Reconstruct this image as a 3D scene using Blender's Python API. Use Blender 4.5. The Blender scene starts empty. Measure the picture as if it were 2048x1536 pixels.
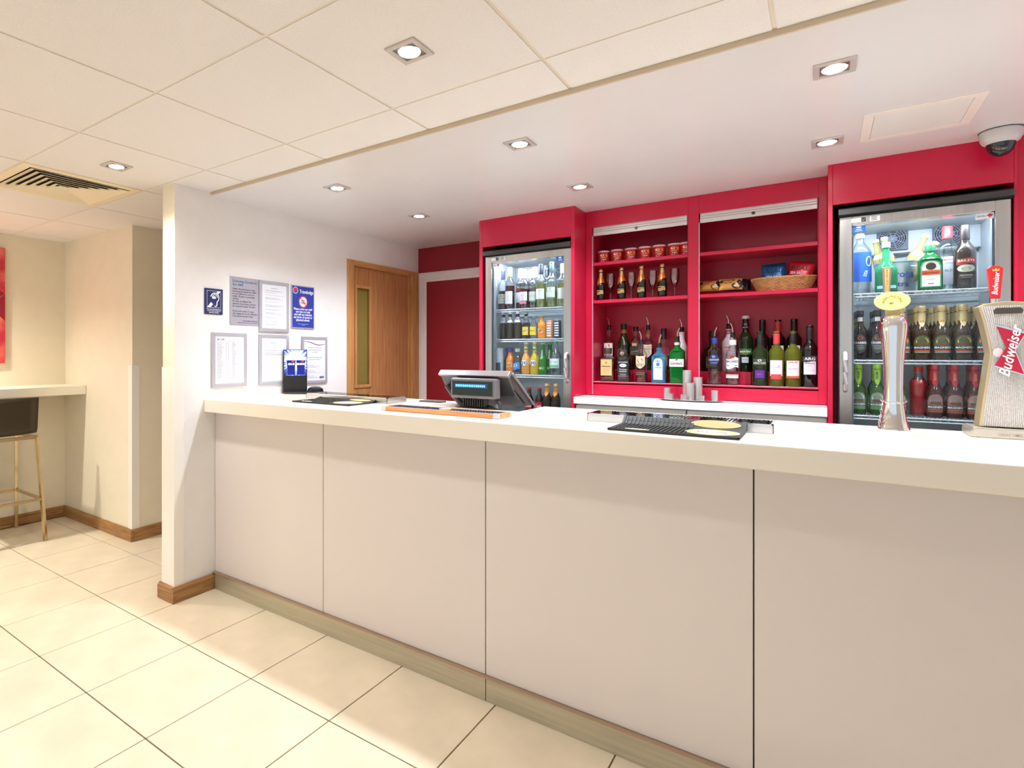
import bpy, bmesh, math, random
from math import sin, cos, pi, radians as R_
random.seed(7)
S = bpy.context.scene
COL = S.collection

# ---------------------------------------------------------------- camera
cam_d = bpy.data.cameras.new('camera'); cam = bpy.data.objects.new('camera', cam_d); COL.objects.link(cam)
cam.location = (0, 0, 1.35); cam.rotation_euler = (pi/2, 0, 0.6333)
cam_d.sensor_width = 36.0; cam_d.lens = 1117.86/2048*36
cam_d.shift_x = (1024-821.07)/2048; cam_d.shift_y = (707.32-768)/2048
cam_d.clip_start = 0.02
S.camera = cam

# ---------------------------------------------------------------- world, exposure
w = bpy.data.worlds.new('world'); S.world = w; w.use_nodes = True
w.node_tree.nodes['Background'].inputs[0].default_value = (0.86, 0.955, 1.06, 1)
w.node_tree.nodes['Background'].inputs[1].default_value = 0.58
S.view_settings.view_transform = 'Standard'; S.view_settings.look = 'None'
S.view_settings.exposure = 0.70; S.view_settings.gamma = 1.0; S.view_settings.use_curve_mapping = False
S.cycles.transparent_max_bounces = 20; S.cycles.max_bounces = 8; S.cycles.diffuse_bounces = 4; S.cycles.glossy_bounces = 3; S.cycles.transmission_bounces = 2
S.cycles.use_adaptive_sampling = True; S.cycles.adaptive_threshold = 0.12; S.cycles.adaptive_min_samples = 16
S.cycles.caustics_reflective = False; S.cycles.caustics_refractive = False
S.cycles.sample_clamp_indirect = 6.0
S.cycles.use_denoising = True

BAR_LAMP_W = 22.0; ROOM_LAMP_W = 19.5; ALCOVE_LAMP_W = 78.0
BAR_LAMP_C = (0.78, 0.97, 1.18); ROOM_LAMP_C = (0.98, 0.965, 0.93); ALCOVE_LAMP_C = (1.0, 0.96, 0.85)

# ---------------------------------------------------------------- helpers
def lin(c):
    return tuple((x/12.92 if x <= .04045 else ((x+.055)/1.055)**2.4) for x in (v/255 for v in c))
_M = {}
def mat(name, c, rough=.5, metal=0., spec=.5, var=None, bump=None, emit=0, coat=0., stretch=None, c2=None, ec=None):
    """Principled material. var=(scale, amount) mottles the colour, bump=(scale, strength) gives fine relief."""
    if name in _M: return _M[name]
    m = bpy.data.materials.new(name); m.use_nodes = True; _M[name] = m
    nt = m.node_tree; N = nt.nodes; L = nt.links; p = N['Principled BSDF']
    col = lin(c)+(1,)
    p.inputs['Base Color'].default_value = col
    p.inputs['Roughness'].default_value = rough; p.inputs['Metallic'].default_value = metal
    p.inputs['Specular IOR Level'].default_value = spec
    p.inputs['Coat Weight'].default_value = coat
    if emit:
        p.inputs['Emission Color'].default_value = (lin(ec)+(1,)) if ec else col
        p.inputs['Emission Strength'].default_value = emit
    if var or bump:
        tc = N.new('ShaderNodeTexCoord'); mp = N.new('ShaderNodeMapping')
        L.new(tc.outputs['Object'], mp.inputs[0])
        if stretch: mp.inputs['Scale'].default_value = stretch
    if var:
        n = N.new('ShaderNodeTexNoise'); n.inputs['Scale'].default_value = var[0]; n.inputs['Detail'].default_value = 6
        L.new(mp.outputs[0], n.inputs['Vector'])
        mx = N.new('ShaderNodeMix'); mx.data_type = 'RGBA'
        k = 1-var[1]
        mx.inputs['A'].default_value = (lin(c2)+(1,)) if c2 else (col[0]*k, col[1]*k, col[2]*k, 1)
        mx.inputs['B'].default_value = col
        rp = N.new('ShaderNodeMapRange'); rp.inputs[1].default_value = .35; rp.inputs[2].default_value = .62
        L.new(n.outputs['Fac'], rp.inputs[0]); L.new(rp.outputs[0], mx.inputs['Factor'])
        L.new(mx.outputs['Result'], p.inputs['Base Color'])
    if bump:
        n2 = N.new('ShaderNodeTexNoise'); n2.inputs['Scale'].default_value = bump[0]; n2.inputs['Detail'].default_value = 4
        L.new(mp.outputs[0], n2.inputs['Vector'])
        b = N.new('ShaderNodeBump'); b.inputs['Strength'].default_value = bump[1]; b.inputs['Distance'].default_value = .002
        L.new(n2.outputs['Fac'], b.inputs['Height']); L.new(b.outputs[0], p.inputs['Normal'])
    return m
def glass(name, c, alpha, rough=.04, edge=.55):
    """Thin tinted glass: tinted see-through mixed with a glossy coloured body, glossier at grazing angles."""
    if name in _M: return _M[name]
    m = bpy.data.materials.new(name); m.use_nodes = True; _M[name] = m
    nt = m.node_tree; N = nt.nodes; L = nt.links; p = N['Principled BSDF']; out = N['Material Output']
    col = lin(c)
    p.inputs['Base Color'].default_value = col+(1,); p.inputs['Roughness'].default_value = rough
    p.inputs['Specular IOR Level'].default_value = .6
    t = N.new('ShaderNodeBsdfTransparent'); t.inputs[0].default_value = tuple(x**.6 for x in col)+(1,)
    lw = N.new('ShaderNodeLayerWeight'); lw.inputs[0].default_value = .25
    mr = N.new('ShaderNodeMapRange'); mr.inputs[3].default_value = alpha; mr.inputs[4].default_value = min(1, alpha+edge)
    L.new(lw.outputs['Fresnel'], mr.inputs[0])
    body = p.outputs[0]
    if alpha < .2:                      # clear glass: only reflections on top of what lies behind
        gs = N.new('ShaderNodeBsdfGlossy'); gs.inputs['Roughness'].default_value = rough; gs.inputs['Color'].default_value = (.9, .9, .9, 1); body = gs.outputs[0]
    mx = N.new('ShaderNodeMixShader'); L.new(mr.outputs[0], mx.inputs[0]); L.new(t.outputs[0], mx.inputs[1]); L.new(body, mx.inputs[2])
    L.new(mx.outputs[0], out.inputs[0])
    return m
def wood(name, c, c2, axis='z', scale=1., rough=.42, spec=.4):
    if name in _M: return _M[name]
    m = bpy.data.materials.new(name); m.use_nodes = True; _M[name] = m
    nt = m.node_tree; N = nt.nodes; L = nt.links; p = N['Principled BSDF']
    tc = N.new('ShaderNodeTexCoord'); mp = N.new('ShaderNodeMapping'); L.new(tc.outputs['Object'], mp.inputs[0])
    s = [22*scale]*3; s['xyz'.index(axis)] = 1.6*scale; mp.inputs['Scale'].default_value = s
    n = N.new('ShaderNodeTexNoise'); n.inputs['Scale'].default_value = 2.2; n.inputs['Detail'].default_value = 8; n.inputs['Distortion'].default_value = .8
    L.new(mp.outputs[0], n.inputs['Vector'])
    cr = N.new('ShaderNodeValToRGB'); cr.color_ramp.elements[0].position = .32; cr.color_ramp.elements[1].position = .66
    cr.color_ramp.elements[0].color = lin(c2)+(1,); cr.color_ramp.elements[1].color = lin(c)+(1,)
    L.new(n.outputs['Fac'], cr.inputs[0]); L.new(cr.outputs[0], p.inputs['Base Color'])
    b = N.new('ShaderNodeBump'); b.inputs['Strength'].default_value = .12; b.inputs['Distance'].default_value = .001
    L.new(n.outputs['Fac'], b.inputs['Height']); L.new(b.outputs[0], p.inputs['Normal'])
    p.inputs['Roughness'].default_value = rough; p.inputs['Specular IOR Level'].default_value = spec
    return m
_flat = {}
def ink(c, rough=.55, metal=0.):
    k = (tuple(c), rough, metal)
    if k not in _flat: _flat[k] = mat('ink_%02x%02x%02x_%d_%d' % (c[0], c[1], c[2], rough*100, metal*10), c, rough, metal)
    return _flat[k]

class MB:
    """collects simple shapes; build() links them as ONE mesh object"""
    def __init__(s): s.v = []; s.f = []
    def add(s, v, f):
        o = len(s.v); s.v += [tuple(p) for p in v]; s.f += [tuple(i+o for i in q) for q in f]; return s
    def box(s, x0, x1, y0, y1, z0, z1):
        return s.add([(x0,y0,z0),(x1,y0,z0),(x1,y1,z0),(x0,y1,z0),(x0,y0,z1),(x1,y0,z1),(x1,y1,z1),(x0,y1,z1)],
                     [(0,3,2,1),(4,5,6,7),(0,1,5,4),(1,2,6,5),(2,3,7,6),(3,0,4,7)])
    def prism(s, pts, a, b, axis='y'):
        """2-D outline swept from a to b; axis y: pts are (x,z); x: (y,z); z: (x,y)"""
        n = len(pts)
        def P(p, t): return (p[0], t, p[1]) if axis == 'y' else ((t, p[0], p[1]) if axis == 'x' else (p[0], p[1], t))
        v = [P(p, a) for p in pts]+[P(p, b) for p in pts]
        return s.add(v, [tuple(range(n)), tuple(range(2*n-1, n-1, -1))]+[(i, i+n, (i+1) % n+n, (i+1) % n) for i in range(n)])
    def lathe(s, prof, seg=20, cx=0, cy=0, z=0):
        v = []; f = []; n = len(prof)
        for r, h in prof:
            for k in range(seg):
                a = 2*pi*k/seg; v.append((cx+r*cos(a), cy+r*sin(a), z+h))
        for i in range(n-1):
            for k in range(seg):
                k2 = (k+1) % seg; f.append((i*seg+k, i*seg+k2, (i+1)*seg+k2, (i+1)*seg+k))
        if prof[0][0] > 0: f.append(tuple(range(seg-1, -1, -1)))
        if prof[-1][0] > 0: f.append(tuple((n-1)*seg+k for k in range(seg)))
        return s.add(v, f)
    def loft(s, prof, seg=24, dy=1., n0=5., zs=1e9):
        """like lathe but superelliptic section below zs; prof (r,z)"""
        v = []; f = []; n = len(prof)
        for r, h in prof:
            e = n0 if h <= zs+1e-6 else 2.
            d = dy if h <= zs+1e-6 else 1.
            for k in range(seg):
                a = 2*pi*(k+.5)/seg; c, q = cos(a), sin(a)
                x = math.copysign(abs(c)**(2/e), c); y = math.copysign(abs(q)**(2/e), q)
                v.append((r*x, r*d*y, h))
        for i in range(n-1):
            for k in range(seg):
                k2 = (k+1) % seg; f.append((i*seg+k, i*seg+k2, (i+1)*seg+k2, (i+1)*seg+k))
        f.append(tuple(range(seg-1, -1, -1))); f.append(tuple((n-1)*seg+k for k in range(seg)))
        return s.add(v, f)
    def tube(s, path, r, seg=8, closed=False, r2=None):
        import mathutils
        P = [mathutils.Vector(p) for p in path]; n = len(P); v = []; f = []
        up = mathutils.Vector((0, 0, 1))
        for i, p in enumerate(P):
            a = P[(i-1) % n] if (closed or i > 0) else p; b = P[(i+1) % n] if (closed or i < n-1) else p
            t = (b-a).normalized()
            u = t.cross(up); u = u if u.length > 1e-4 else t.cross(mathutils.Vector((1, 0, 0))); u.normalize(); w_ = t.cross(u)
            rr = r if r2 is None else r+(r2-r)*i/(n-1)
            for k in range(seg):
                q = 2*pi*k/seg; v.append(tuple(p+u*(rr*cos(q))+w_*(rr*sin(q))))
        for i in range(n if closed else n-1):
            j = (i+1) % n
            for k in range(seg):
                k2 = (k+1) % seg; f.append((i*seg+k, i*seg+k2, j*seg+k2, j*seg+k))
        if not closed: f += [tuple(range(seg-1, -1, -1)), tuple((n-1)*seg+k for k in range(seg))]
        return s.add(v, f)
    def bar(s, a, b, w_, h_):
        """square bar from a to b"""
        import mathutils
        a = mathutils.Vector(a); b = mathutils.Vector(b); t = (b-a).normalized()
        u = t.cross(mathutils.Vector((0, 0, 1))); u = u if u.length > 1e-4 else mathutils.Vector((1, 0, 0)); u.normalize(); q = t.cross(u)
        v = [tuple(p+u*(i*w_/2)+q*(j*h_/2)) for p in (a, b) for i, j in ((-1,-1),(1,-1),(1,1),(-1,1))]
        return s.add(v, [(3,2,1,0),(4,5,6,7),(0,1,5,4),(1,2,6,5),(2,3,7,6),(3,0,4,7)])
    def disc(s, cx, cz, r, y, seg=24, rz=None, r0=0):
        """flat disc (or ring) facing -Y"""
        rz = rz or r; k0 = r0/r
        if r0:
            v = [(cx+r*q*cos(2*pi*k/seg), y, cz+rz*q*sin(2*pi*k/seg)) for q in (1, k0) for k in range(seg)]
            return s.add(v, [(k, (k+1) % seg, seg+(k+1) % seg, seg+k) for k in range(seg)])
        return s.add([(cx+r*cos(2*pi*k/seg), y, cz+rz*sin(2*pi*k/seg)) for k in range(seg)], [tuple(range(seg))])
    def quad(s, *p): return s.add(p, [tuple(range(len(p)))])
    def rect(s, x0, x1, z0, z1, y): return s.quad((x0,y,z0),(x1,y,z0),(x1,y,z1),(x0,y,z1))
    def build(s, name, m, parent=None, smooth=False, loc=None, bevel=0, ang=35, label=None, seg=2):
        me = bpy.data.meshes.new(name); me.from_pydata(s.v, [], s.f); me.update()
        bm = bmesh.new(); bm.from_mesh(me); bmesh.ops.recalc_face_normals(bm, faces=bm.faces); bm.to_mesh(me); bm.free()
        if smooth:
            for p in me.polygons: p.use_smooth = True
            me.set_sharp_from_angle(angle=R_(ang))
        me.materials.append(m)
        o = bpy.data.objects.new(name, me); COL.objects.link(o)
        if parent: o.parent = parent
        if loc: o.location = loc
        if label: o['label'] = label
        if bevel:
            b = o.modifiers.new('edge', 'BEVEL'); b.width = bevel; b.segments = seg; b.limit_method = 'ANGLE'; b.angle_limit = R_(40)
        return o
def thing(name, label, cat, loc=(0,0,0), rz=0, group=None):
    o = bpy.data.objects.new(name, None); COL.objects.link(o); o.location = loc; o.rotation_euler = (0, 0, rz)
    o.empty_display_size = .05
    o['label'] = label; o['category'] = cat
    if group: o['group'] = group
    return o
def tag(o, label, cat, group=None):
    o['label'] = label; o['category'] = cat
    if group: o['group'] = group
    return o
def struct(o, label=None, cat=None):
    o['kind'] = 'structure'
    if label: o['label'] = label
    if cat: o['category'] = cat
    return o
def copy_tree(o, parent=None):
    c = o.copy(); COL.objects.link(c); c.parent = parent
    for ch in list(o.children): copy_tree(ch, c)
    return c
def dup(o, label, loc, rz=None, group=None):
    c = copy_tree(o); c.location = loc; c['label'] = label
    if rz is not None: c.rotation_euler = (0, 0, rz)
    if group: c['group'] = group
    return c

# ---- lettering: built-in font turned to mesh
_T = {}
def text2d(body, bold=0, shear=0):
    k = (body, bold, shear)
    if k in _T: return _T[k]
    cu = bpy.data.curves.new('t', 'FONT'); cu.body = body; cu.size = 1; cu.resolution_u = 2; cu.fill_mode = 'FRONT'
    cu.offset = bold; cu.shear = shear; cu.align_x = 'CENTER'; cu.align_y = 'CENTER'
    o = bpy.data.objects.new('t', cu); COL.objects.link(o)
    dg = bpy.context.evaluated_depsgraph_get(); me = o.evaluated_get(dg).to_mesh()
    v = [(p.co.x, p.co.y) for p in me.vertices]; f = [tuple(q.vertices) for q in me.polygons]
    o.evaluated_get(dg).to_mesh_clear(); bpy.data.objects.remove(o); bpy.data.curves.remove(cu)
    if v:
        x0, x1 = min(p[0] for p in v), max(p[0] for p in v)
    else: x0 = x1 = 0
    _T[k] = (v, f, x0, x1); return _T[k]
def put_text(mb, body, u, v, size, fn, width=None, bold=0, shear=0, align='c', rot=0):
    """adds lettering at (u,v) of the surface fn(u,v)->xyz; width squeezes or stretches the line"""
    tv, tf, x0, x1 = text2d(body, bold, shear)
    if not tv: return mb
    sx = size if width is None else width/(x1-x0)
    off = {'c': -(x0+x1)/2, 'l': -x0, 'r': -x1}[align]
    c, s = cos(rot), sin(rot); P = []
    for x, y in tv:
        a = (x+off)*sx; b = y*size
        P.append(fn(u+a*c-b*s, v+a*s+b*c))
    return mb.add(P, tf)
def flat(y=0): return lambda u, v: (u, y, v)
def cyl(r): return lambda u, v: (r*sin(u/r), -r*cos(u/r), v)
def patch(fn, w_, z0, z1, shape='rect', n=12, m=1):
    """printed paper patch of width w_ following the surface fn"""
    mb = MB(); us = [-w_/2+w_*i/n for i in range(n+1)]; H = z1-z0; v = []
    for u in us:
        t = 2*u/w_; q = math.sqrt(max(0, 1-t*t)); a, b = z0, z1
        if shape == 'oval': k = (z0+z1)/2; a, b = k-H/2*q, k+H/2*q
        elif shape == 'arch': b = z1-min(H, w_/2)*.9*(1-q)
        elif shape == 'shield': a = z0+H*.30*abs(t)**1.5; b = z1-H*.06*(1-abs(t))
        elif shape == 'vee': a = z0+H*.40*min(1, abs(t)/.36)
        elif shape == 'slant': b = z1-H*.25*(t+1)/2; a = z0
        elif shape == 'wave': b = z1+H*.12*sin(t*pi); a = z0+H*.12*sin(t*pi)
        v += [fn(u, a+(b-a)*j/m) for j in range(m+1)]
    M1 = m+1
    mb.add(v, [(i*M1+j, (i+1)*M1+j, (i+1)*M1+j+1, i*M1+j+1) for i in range(n) for j in range(m)])
    return mb

# ---- materials
M_wall = mat('wall_paint_white', (236,232,230), .6, var=(9, .03), bump=(220, .05))
M_wall_warm_lit = mat('wall_paint_warm_lit', (236,225,201), .6, var=(9, .03), bump=(220, .05))  # white paint with the warm lamplight put into its colour
M_soffit = mat('plaster_satin_white', (226,223,225), .28, spec=.5, var=(3, .02), bump=(1.6, .25))
M_tile_c = mat('ceiling_tile_mineral', (236,231,229), .85, var=(160, .05), bump=(260, .5))
M_tbar = mat('ceiling_grid_metal', (226,214,198), .45)
M_guard = mat('corner_guard_plastic', (240,235,226), .35)
M_floor = mat('floor_tile_stone', (229,214,188), .33, spec=.45, var=(5, .10), bump=(30, .05))
M_grout = mat('floor_grout', (122,100,70), .9, var=(40, .3))
M_solid = mat('solid_surface_white', (240,237,234), .16, spec=.5)
M_top = mat('solid_surface_cream', (238,228,211), .16, spec=.5)
M_panel = mat('bar_panel_gloss', (224,213,206), .22, spec=.5)
M_plinth = mat('plinth_brushed_steel', (196,188,164), .42, .6, var=(14, .14), bump=(60, .1), stretch=(.2, 1, 6))
M_red = mat('laminate_crimson', (200,24,62), .30, spec=.45, var=(6, .03))
M_redwall = mat('wall_paint_red', (142,16,32), .5, var=(8, .04), bump=(200, .05))
M_white_lam = mat('laminate_white', (232,233,238), .25)
M_arch = mat('gloss_white_paint', (232,222,218), .35)
M_steel = mat('steel_brushed', (196,192,188), .28, 1., var=(60, .12), stretch=(1, 1, .03))
M_steel_h = mat('steel_brushed_h', (205,202,200), .25, 1., var=(60, .12), stretch=(.03, 1, 1))
M_chrome = mat('chrome', (232,230,230), .06, 1.)
M_alu = mat('aluminium_satin', (206,200,204), .38, .7)
M_shutter = mat('shutter_aluminium', (222,214,210), .35, .45)
M_black = mat('plastic_black', (24,23,24), .35)
M_dgrey = mat('plastic_dark_grey', (62,58,58), .4, var=(200, .08))
M_mgrey = mat('plastic_grey', (120,112,112), .35)
M_rubber = mat('rubber_black', (40,37,34), .6)
M_oak = wood('oak_door', (194,140,92), (172,114,70), 'z', 1.)
M_oakfx = wood('oak_frame_z', (204,152,96), (182,124,72), 'z', 1.2)
M_oakfy = wood('oak_frame_y', (204,152,96), (182,124,72), 'y', 1.2)
M_skx = wood('oak_skirting_x', (178,132,82), (132,90,50), 'x', 1.5)
M_sky = wood('oak_skirting_y', (178,132,82), (132,90,50), 'y', 1.5)
M_traywood = wood('beech_tray', (226,160,104), (200,128,74), 'x', 1.5)
M_pane = glass('clear_pane', (246,250,252), .012, .01, .22)
M_frost = glass('wired_glass', (190,170,96), .55, .15, .3)  # yellow passage light behind the door put into the glass colour
M_fridge_in = mat('fridge_liner_white', (206,212,216), .45)
M_wire = mat('wire_white_coated', (214,222,228), .35, .3)
M_paper = mat('paper_white', (222,222,228), .6)
M_led = mat('led_strip', (235,243,255), .4, emit=60, ec=(225,238,255))
# ================================================================ THE SETTING
W = -2.83; ZC = 2.278; ZS = 2.262; YB = 3.97
XR = 2.3; YF = -2.4
# floor: grout bed with single tiles
fl = struct(MB().box(-5.25, XR, YF, 4.35, -.06, -.004).build('floor', M_grout), 'floor of large pale beige stone tiles with dark joints', 'floor')
gx0, gy0, ga, gb = -4.164, 1.480, .4508, .4491
tm = None
for i in range(-2, 14):
    for j in range(-6, 6):  # rows behind the bar are unseen, laid to bounce light
        x, y = gx0+ga*i, gy0+gb*j
        if x > 1.9 or y < -1.7: continue
        if y > 3.8 and not (-4.35 < x < -2.9): continue
        if tm is None:
            o = MB().box(.0025, ga-.0025, .0025, gb-.0025, -.012, 0).build('tile', M_floor, fl, bevel=.0012, seg=1); tm = o.data
            o.location = (x, y, 0)
        else:
            o = bpy.data.objects.new('tile', tm); COL.objects.link(o); o.parent = fl; o.location = (x, y, 0)
            b = o.modifiers.new('edge', 'BEVEL'); b.width = .0012; b.segments = 1
# tiled ceiling
ce = struct(MB().box(-5.25, XR, YF, 1.918, ZC+.012, ZC+.10).box(-5.25, -2.9, 1.918, 4.35, ZC+.012, ZC+.10).build('ceiling', M_tbar), 'suspended ceiling of square off-white mineral tiles in a fine grid', 'ceiling')
cx0, cy0 = -3.107, 1.0665
tile_meshes = {}
for i in range(-4, 9):
    for j in range(-6, 6):
        x0, y0 = cx0+.6*i, cy0+.6*j; x1, y1 = x0+.6, y0+.6
        if x1 > XR: continue
        if y0 > 1.6 and x0 > -3.2:
            if x0 < -2.9 or y0 < 1.7: y1 = min(y1, 1.914)
            else: continue
        if y0 > 1.9 and x0 > -3.2: continue
        if y1 <= y0+.01: continue
        if x0 < -5.2: x0 = -5.2
        if (i, j) == (-1, 0): continue          # the air vent fills this one
        key = (round(x1-x0, 3), round(y1-y0, 3))
        if key not in tile_meshes:
            o = MB().box(.006, x1-x0-.006, .005, y1-y0-.005, 0, .013).build('ceiling_tile', M_tile_c, ce); tile_meshes[key] = o.data
        else:
            o = bpy.data.objects.new('ceiling_tile', tile_meshes[key]); COL.objects.link(o); o.parent = ce
        o.location = (x0, y0, ZC)
for i in range(-3, 9):
    x = cx0+.6*i
    MB().box(x-.0075, x+.0075, YF, 1.915 if x > -3.0 else 4.2, ZC+.003, ZC+.0125).build('grid_bar', M_tbar, ce)
for j in range(-5, 6):
    y = cy0+.6*j
    MB().box(-5.2, XR if y < 1.9 else -2.95, y-.0075, y+.0075, ZC+.002, ZC+.0125).build('grid_bar', M_tbar, ce)
# lower smooth ceiling over the bar
sof = struct(MB().box(W-.05, XR, 1.918, YB+.1, ZS, ZS+.12).build('ceiling', M_soffit), 'smooth satin white ceiling over the bar, a step below the tiles', 'ceiling')
MB().box(W-.02, XR, 1.910, 1.919, ZS-.001, ZC+.012).build('edge_trim', mat('edge_trim_tan', (205,186,160), .5), sof)
# walls
lw = MB().box(W-.115, W, 1.69, 3.118, 0, 2.40).box(W-.115, W, 3.118, 3.872, 2.016, 2.40).box(W-.115, W, 3.872, 4.3, 0, 2.40)
wl = struct(lw.build('wall_left', M_wall), 'white wall beside the bar that carries the framed notices', 'wall')
# its narrow end has warm light in its colour, as the room beyond
MB().box(W-.1155, W-.0005, 1.688, 1.69, 0, ZC+.01).build('end_face', M_wall_warm_lit, wl)
for z0, z1 in ((.075, 1.275),):
    g = MB().prism([(W-.119, 1.684), (W+.003, 1.684), (W+.003, 1.742), (W, 1.742), (W, 1.688), (W-.116, 1.688), (W-.116, 1.742), (W-.119, 1.742)], z0, z1, 'z')
    g.build('corner_guard', M_guard, wl)
wb = struct(MB().box(W, XR, YB, YB+.1, 0, 2.40).build('wall_back', M_redwall), 'dark red painted wall behind the bar', 'wall')
wa = struct(MB().box(-5.25, -5.10, YF, 2.2, 0, 2.40).build('wall_far_left', M_wall_warm_lit), 'cream wall behind the bar stool', 'wall')
struct(MB().box(XR, XR+.1, YF, 1.9, 0, 2.40).build('wall_light_block', M_wall), 'unseen white wall added at right to block fill light', 'wall')  # unseen wall, added to keep side light off the bar front
wB = struct(MB().box(-5.12, -4.0, 2.06, 4.35, 0, 2.40).build('wall_alcove', M_wall_warm_lit), 'cream projecting wall corner beyond the narrow wall end', 'wall')
MB().prism([(-4.052, 2.056), (-3.996, 2.056), (-3.996, 2.112), (-4.0, 2.112), (-4.0, 2.060), (-4.052, 2.060)], .080, 1.265, 'z').build('corner_guard', M_guard, wB)
struct(MB().box(-4.05, W, 4.25, 4.35, 0, 2.40).build('wall_passage', M_wall_warm_lit), 'cream wall closing the passage behind the narrow wall end', 'wall')
# skirting boards
sk = [(W-.006, 1.669, 'l')]
prof = lambda t: [(0, 0), (t, 0), (t, .070), (t*.55, .082), (0, .084)]
bb = MB().prism([(W+.0, 0), (W+.022, 0), (W+.022, .072), (W+.012, .084), (W, .084)], 1.667, 1.935, 'y')
struct(bb.build('baseboard_bar_wall', M_sky, bevel=.002), 'short oak skirting board at the foot of the white wall end beside the bar', 'baseboard')
bb = MB().prism([(1.69, 0), (1.667, 0), (1.667, .072), (1.678, .084), (1.69, .084)], W-.137, W+.0, 'x')
struct(bb.build('baseboard_wall_end', M_skx, bevel=.002), 'stub of oak skirting across the narrow wall end', 'baseboard')
bb = MB().prism([(2.06, 0), (2.038, 0), (2.038, .072), (2.049, .084), (2.06, .084)], -5.10, -3.978, 'x')
struct(bb.build('baseboard_alcove', M_skx, bevel=.002), 'oak skirting board along the cream wall beyond the stool', 'baseboard')
bb = MB().prism([(-4.0, 0), (-3.978, 0), (-3.978, .072), (-3.989, .084), (-4.0, .084)], 2.0605, 4.25, 'y')
struct(bb.build('baseboard_passage', M_sky, bevel=.002), 'oak skirting board running into the passage', 'baseboard')
bb = MB().prism([(-5.10, 0), (-5.078, 0), (-5.078, .072), (-5.089, .084), (-5.10, .084)], YF, 2.05, 'y')
struct(bb.build('baseboard_far_left', M_sky, bevel=.002), 'oak skirting board under the bar shelf behind the stool', 'baseboard')

# oak door in the white wall
d1 = thing('door_1', 'oak veneer door with narrow wired-glass panel in an oak frame', 'door', (W, 3.49, 0)); d1['kind'] = 'structure'
dl = MB().box(-.062, -.02, -.368, -.316, .01, 2.010).box(-.062, -.02, -.148, .374, .01, 2.010).box(-.062, -.02, -.316, -.148, .01, 1.103).box(-.062, -.02, -.316, -.148, 1.861, 2.010)
leaf = dl.build('door_leaf', M_oak, d1)
vf = MB()
for y0, y1, z0, z1 in ((-.328,-.304,1.09,1.874),(-.160,-.136,1.09,1.874),(-.304,-.160,1.09,1.112),(-.304,-.160,1.852,1.874)): vf.box(-.0195, -.012, y0, y1, z0, z1)
vf.build('panel_beading', M_oakfx, leaf)
MB().box(-.044, -.038, -.312, -.15, 1.105, 1.86).build('pane', M_frost, leaf)
wg = MB()
for k in range(1, 60): wg.box(-.0372, -.0365, -.31, -.152, 1.105+k*.0126-.0006, 1.105+k*.0126+.0006)
for k in range(1, 13): wg.box(-.0372, -.0365, -.31+k*.0126-.0005, -.31+k*.0126+.0005, 1.106, 1.859)
wg.build('wire_mesh', mat('wire_dull', (150,128,60), .5), leaf)
MB().box(-.0205, -.0175, -.366, -.342, 1.105, 1.345).build('finger_plate', mat('finger_plate', (140,110,100), .4, .3), leaf)
fr = MB()
MB().box(-.115, .014, -.434, -.368, 0, 2.052).build('door_jamb', M_oakfx, d1, bevel=.003)
MB().box(-.115, .014, .374, .478, 0, 2.052).build('door_jamb', M_oakfx, d1, bevel=.003)
MB().box(-.115, .014, -.368, .374, 2.012, 2.052).build('door_head', M_oakfy, d1, bevel=.003)
MB().box(-.02, -.004, .352, .374, 0, 2.012).build('door_stop', M_oakfx, d1)
# red flush door in the back wall with white architrave
d2 = thing('door_2', 'dark red flush door with moulded white architrave in the back corner', 'door', (-2.30, YB, 0)); d2['kind'] = 'structure'
MB().box(-.435, .40, -.012, -.002, .01, 1.966).build('door_leaf', M_redwall, d2)
def arch(x0, x1, zt, mb):
    return mb
for k, (a, b, t) in enumerate(((0, .082, .012), (.012, .060, .022), (.026, .048, .028))):
    m_ = MB().box(-.518+a, -.518+b, -t, 0, 0, 2.048-a).box(-.518+b, .42, -t, 0, 2.048-b, 2.048-a)
    m_.build('architrave', M_arch, d2, bevel=.002)
MB().box(-.10, -.03, -.0135, -.012, 1.115, 1.119).build('scuff', mat('scuff_pink', (205,120,120), .6), d2)

# ================================================================ BAR COUNTER
YT0, YT1, ZT = 1.868, 2.59, 1.092
ct = [(W, YT0), (2.2, YT0), (2.2, YT1), (-1.09, YT1), (-1.09, 2.30), (-1.435, 2.30), (-1.435, YT1), (W, YT1)]
tag(MB().prism(ct, 1.018, ZT, 'z').build('bar_countertop', M_top, bevel=.004), 'long glossy white bar countertop with a deep front edge and till cut-out', 'countertop')
bf = thing('panelled_bar', 'cream gloss panelled bar front on a steel plinth', 'bar', (W, 1.94, 0))
xs = [0, .878, 1.770, 2.669, 3.56, 4.45, 5.03]
for a, b in zip(xs, xs[1:]): MB().box(a+.002, b-.002, 0, .018, .092, 1.018).build('panel', M_panel, bf, bevel=.0015, seg=1)
MB().box(0, 5.03, .0185, .03, .02, 1.018).build('carcass', M_black, bf)
for a, b in ((.026, 1.779), (1.782, 3.6), (3.603, 5.03)): MB().box(a, b, -.018, 0, 0, .088).build('plinth', M_plinth, bf, bevel=.001, seg=1)
MB().box(.002, 5.03, -.020, .004, .088, .092).build('plinth_capping', mat('capping_bronze', (184,156,130), .3, .7), bf)
MB().box(1.34, 1.79, .33, .64, .93, .95).build('till_shelf', M_white_lam, bf)
MB().box(0, 5.03, .03, .30, .10, .12).build('under_shelf', M_white_lam, bf)

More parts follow.
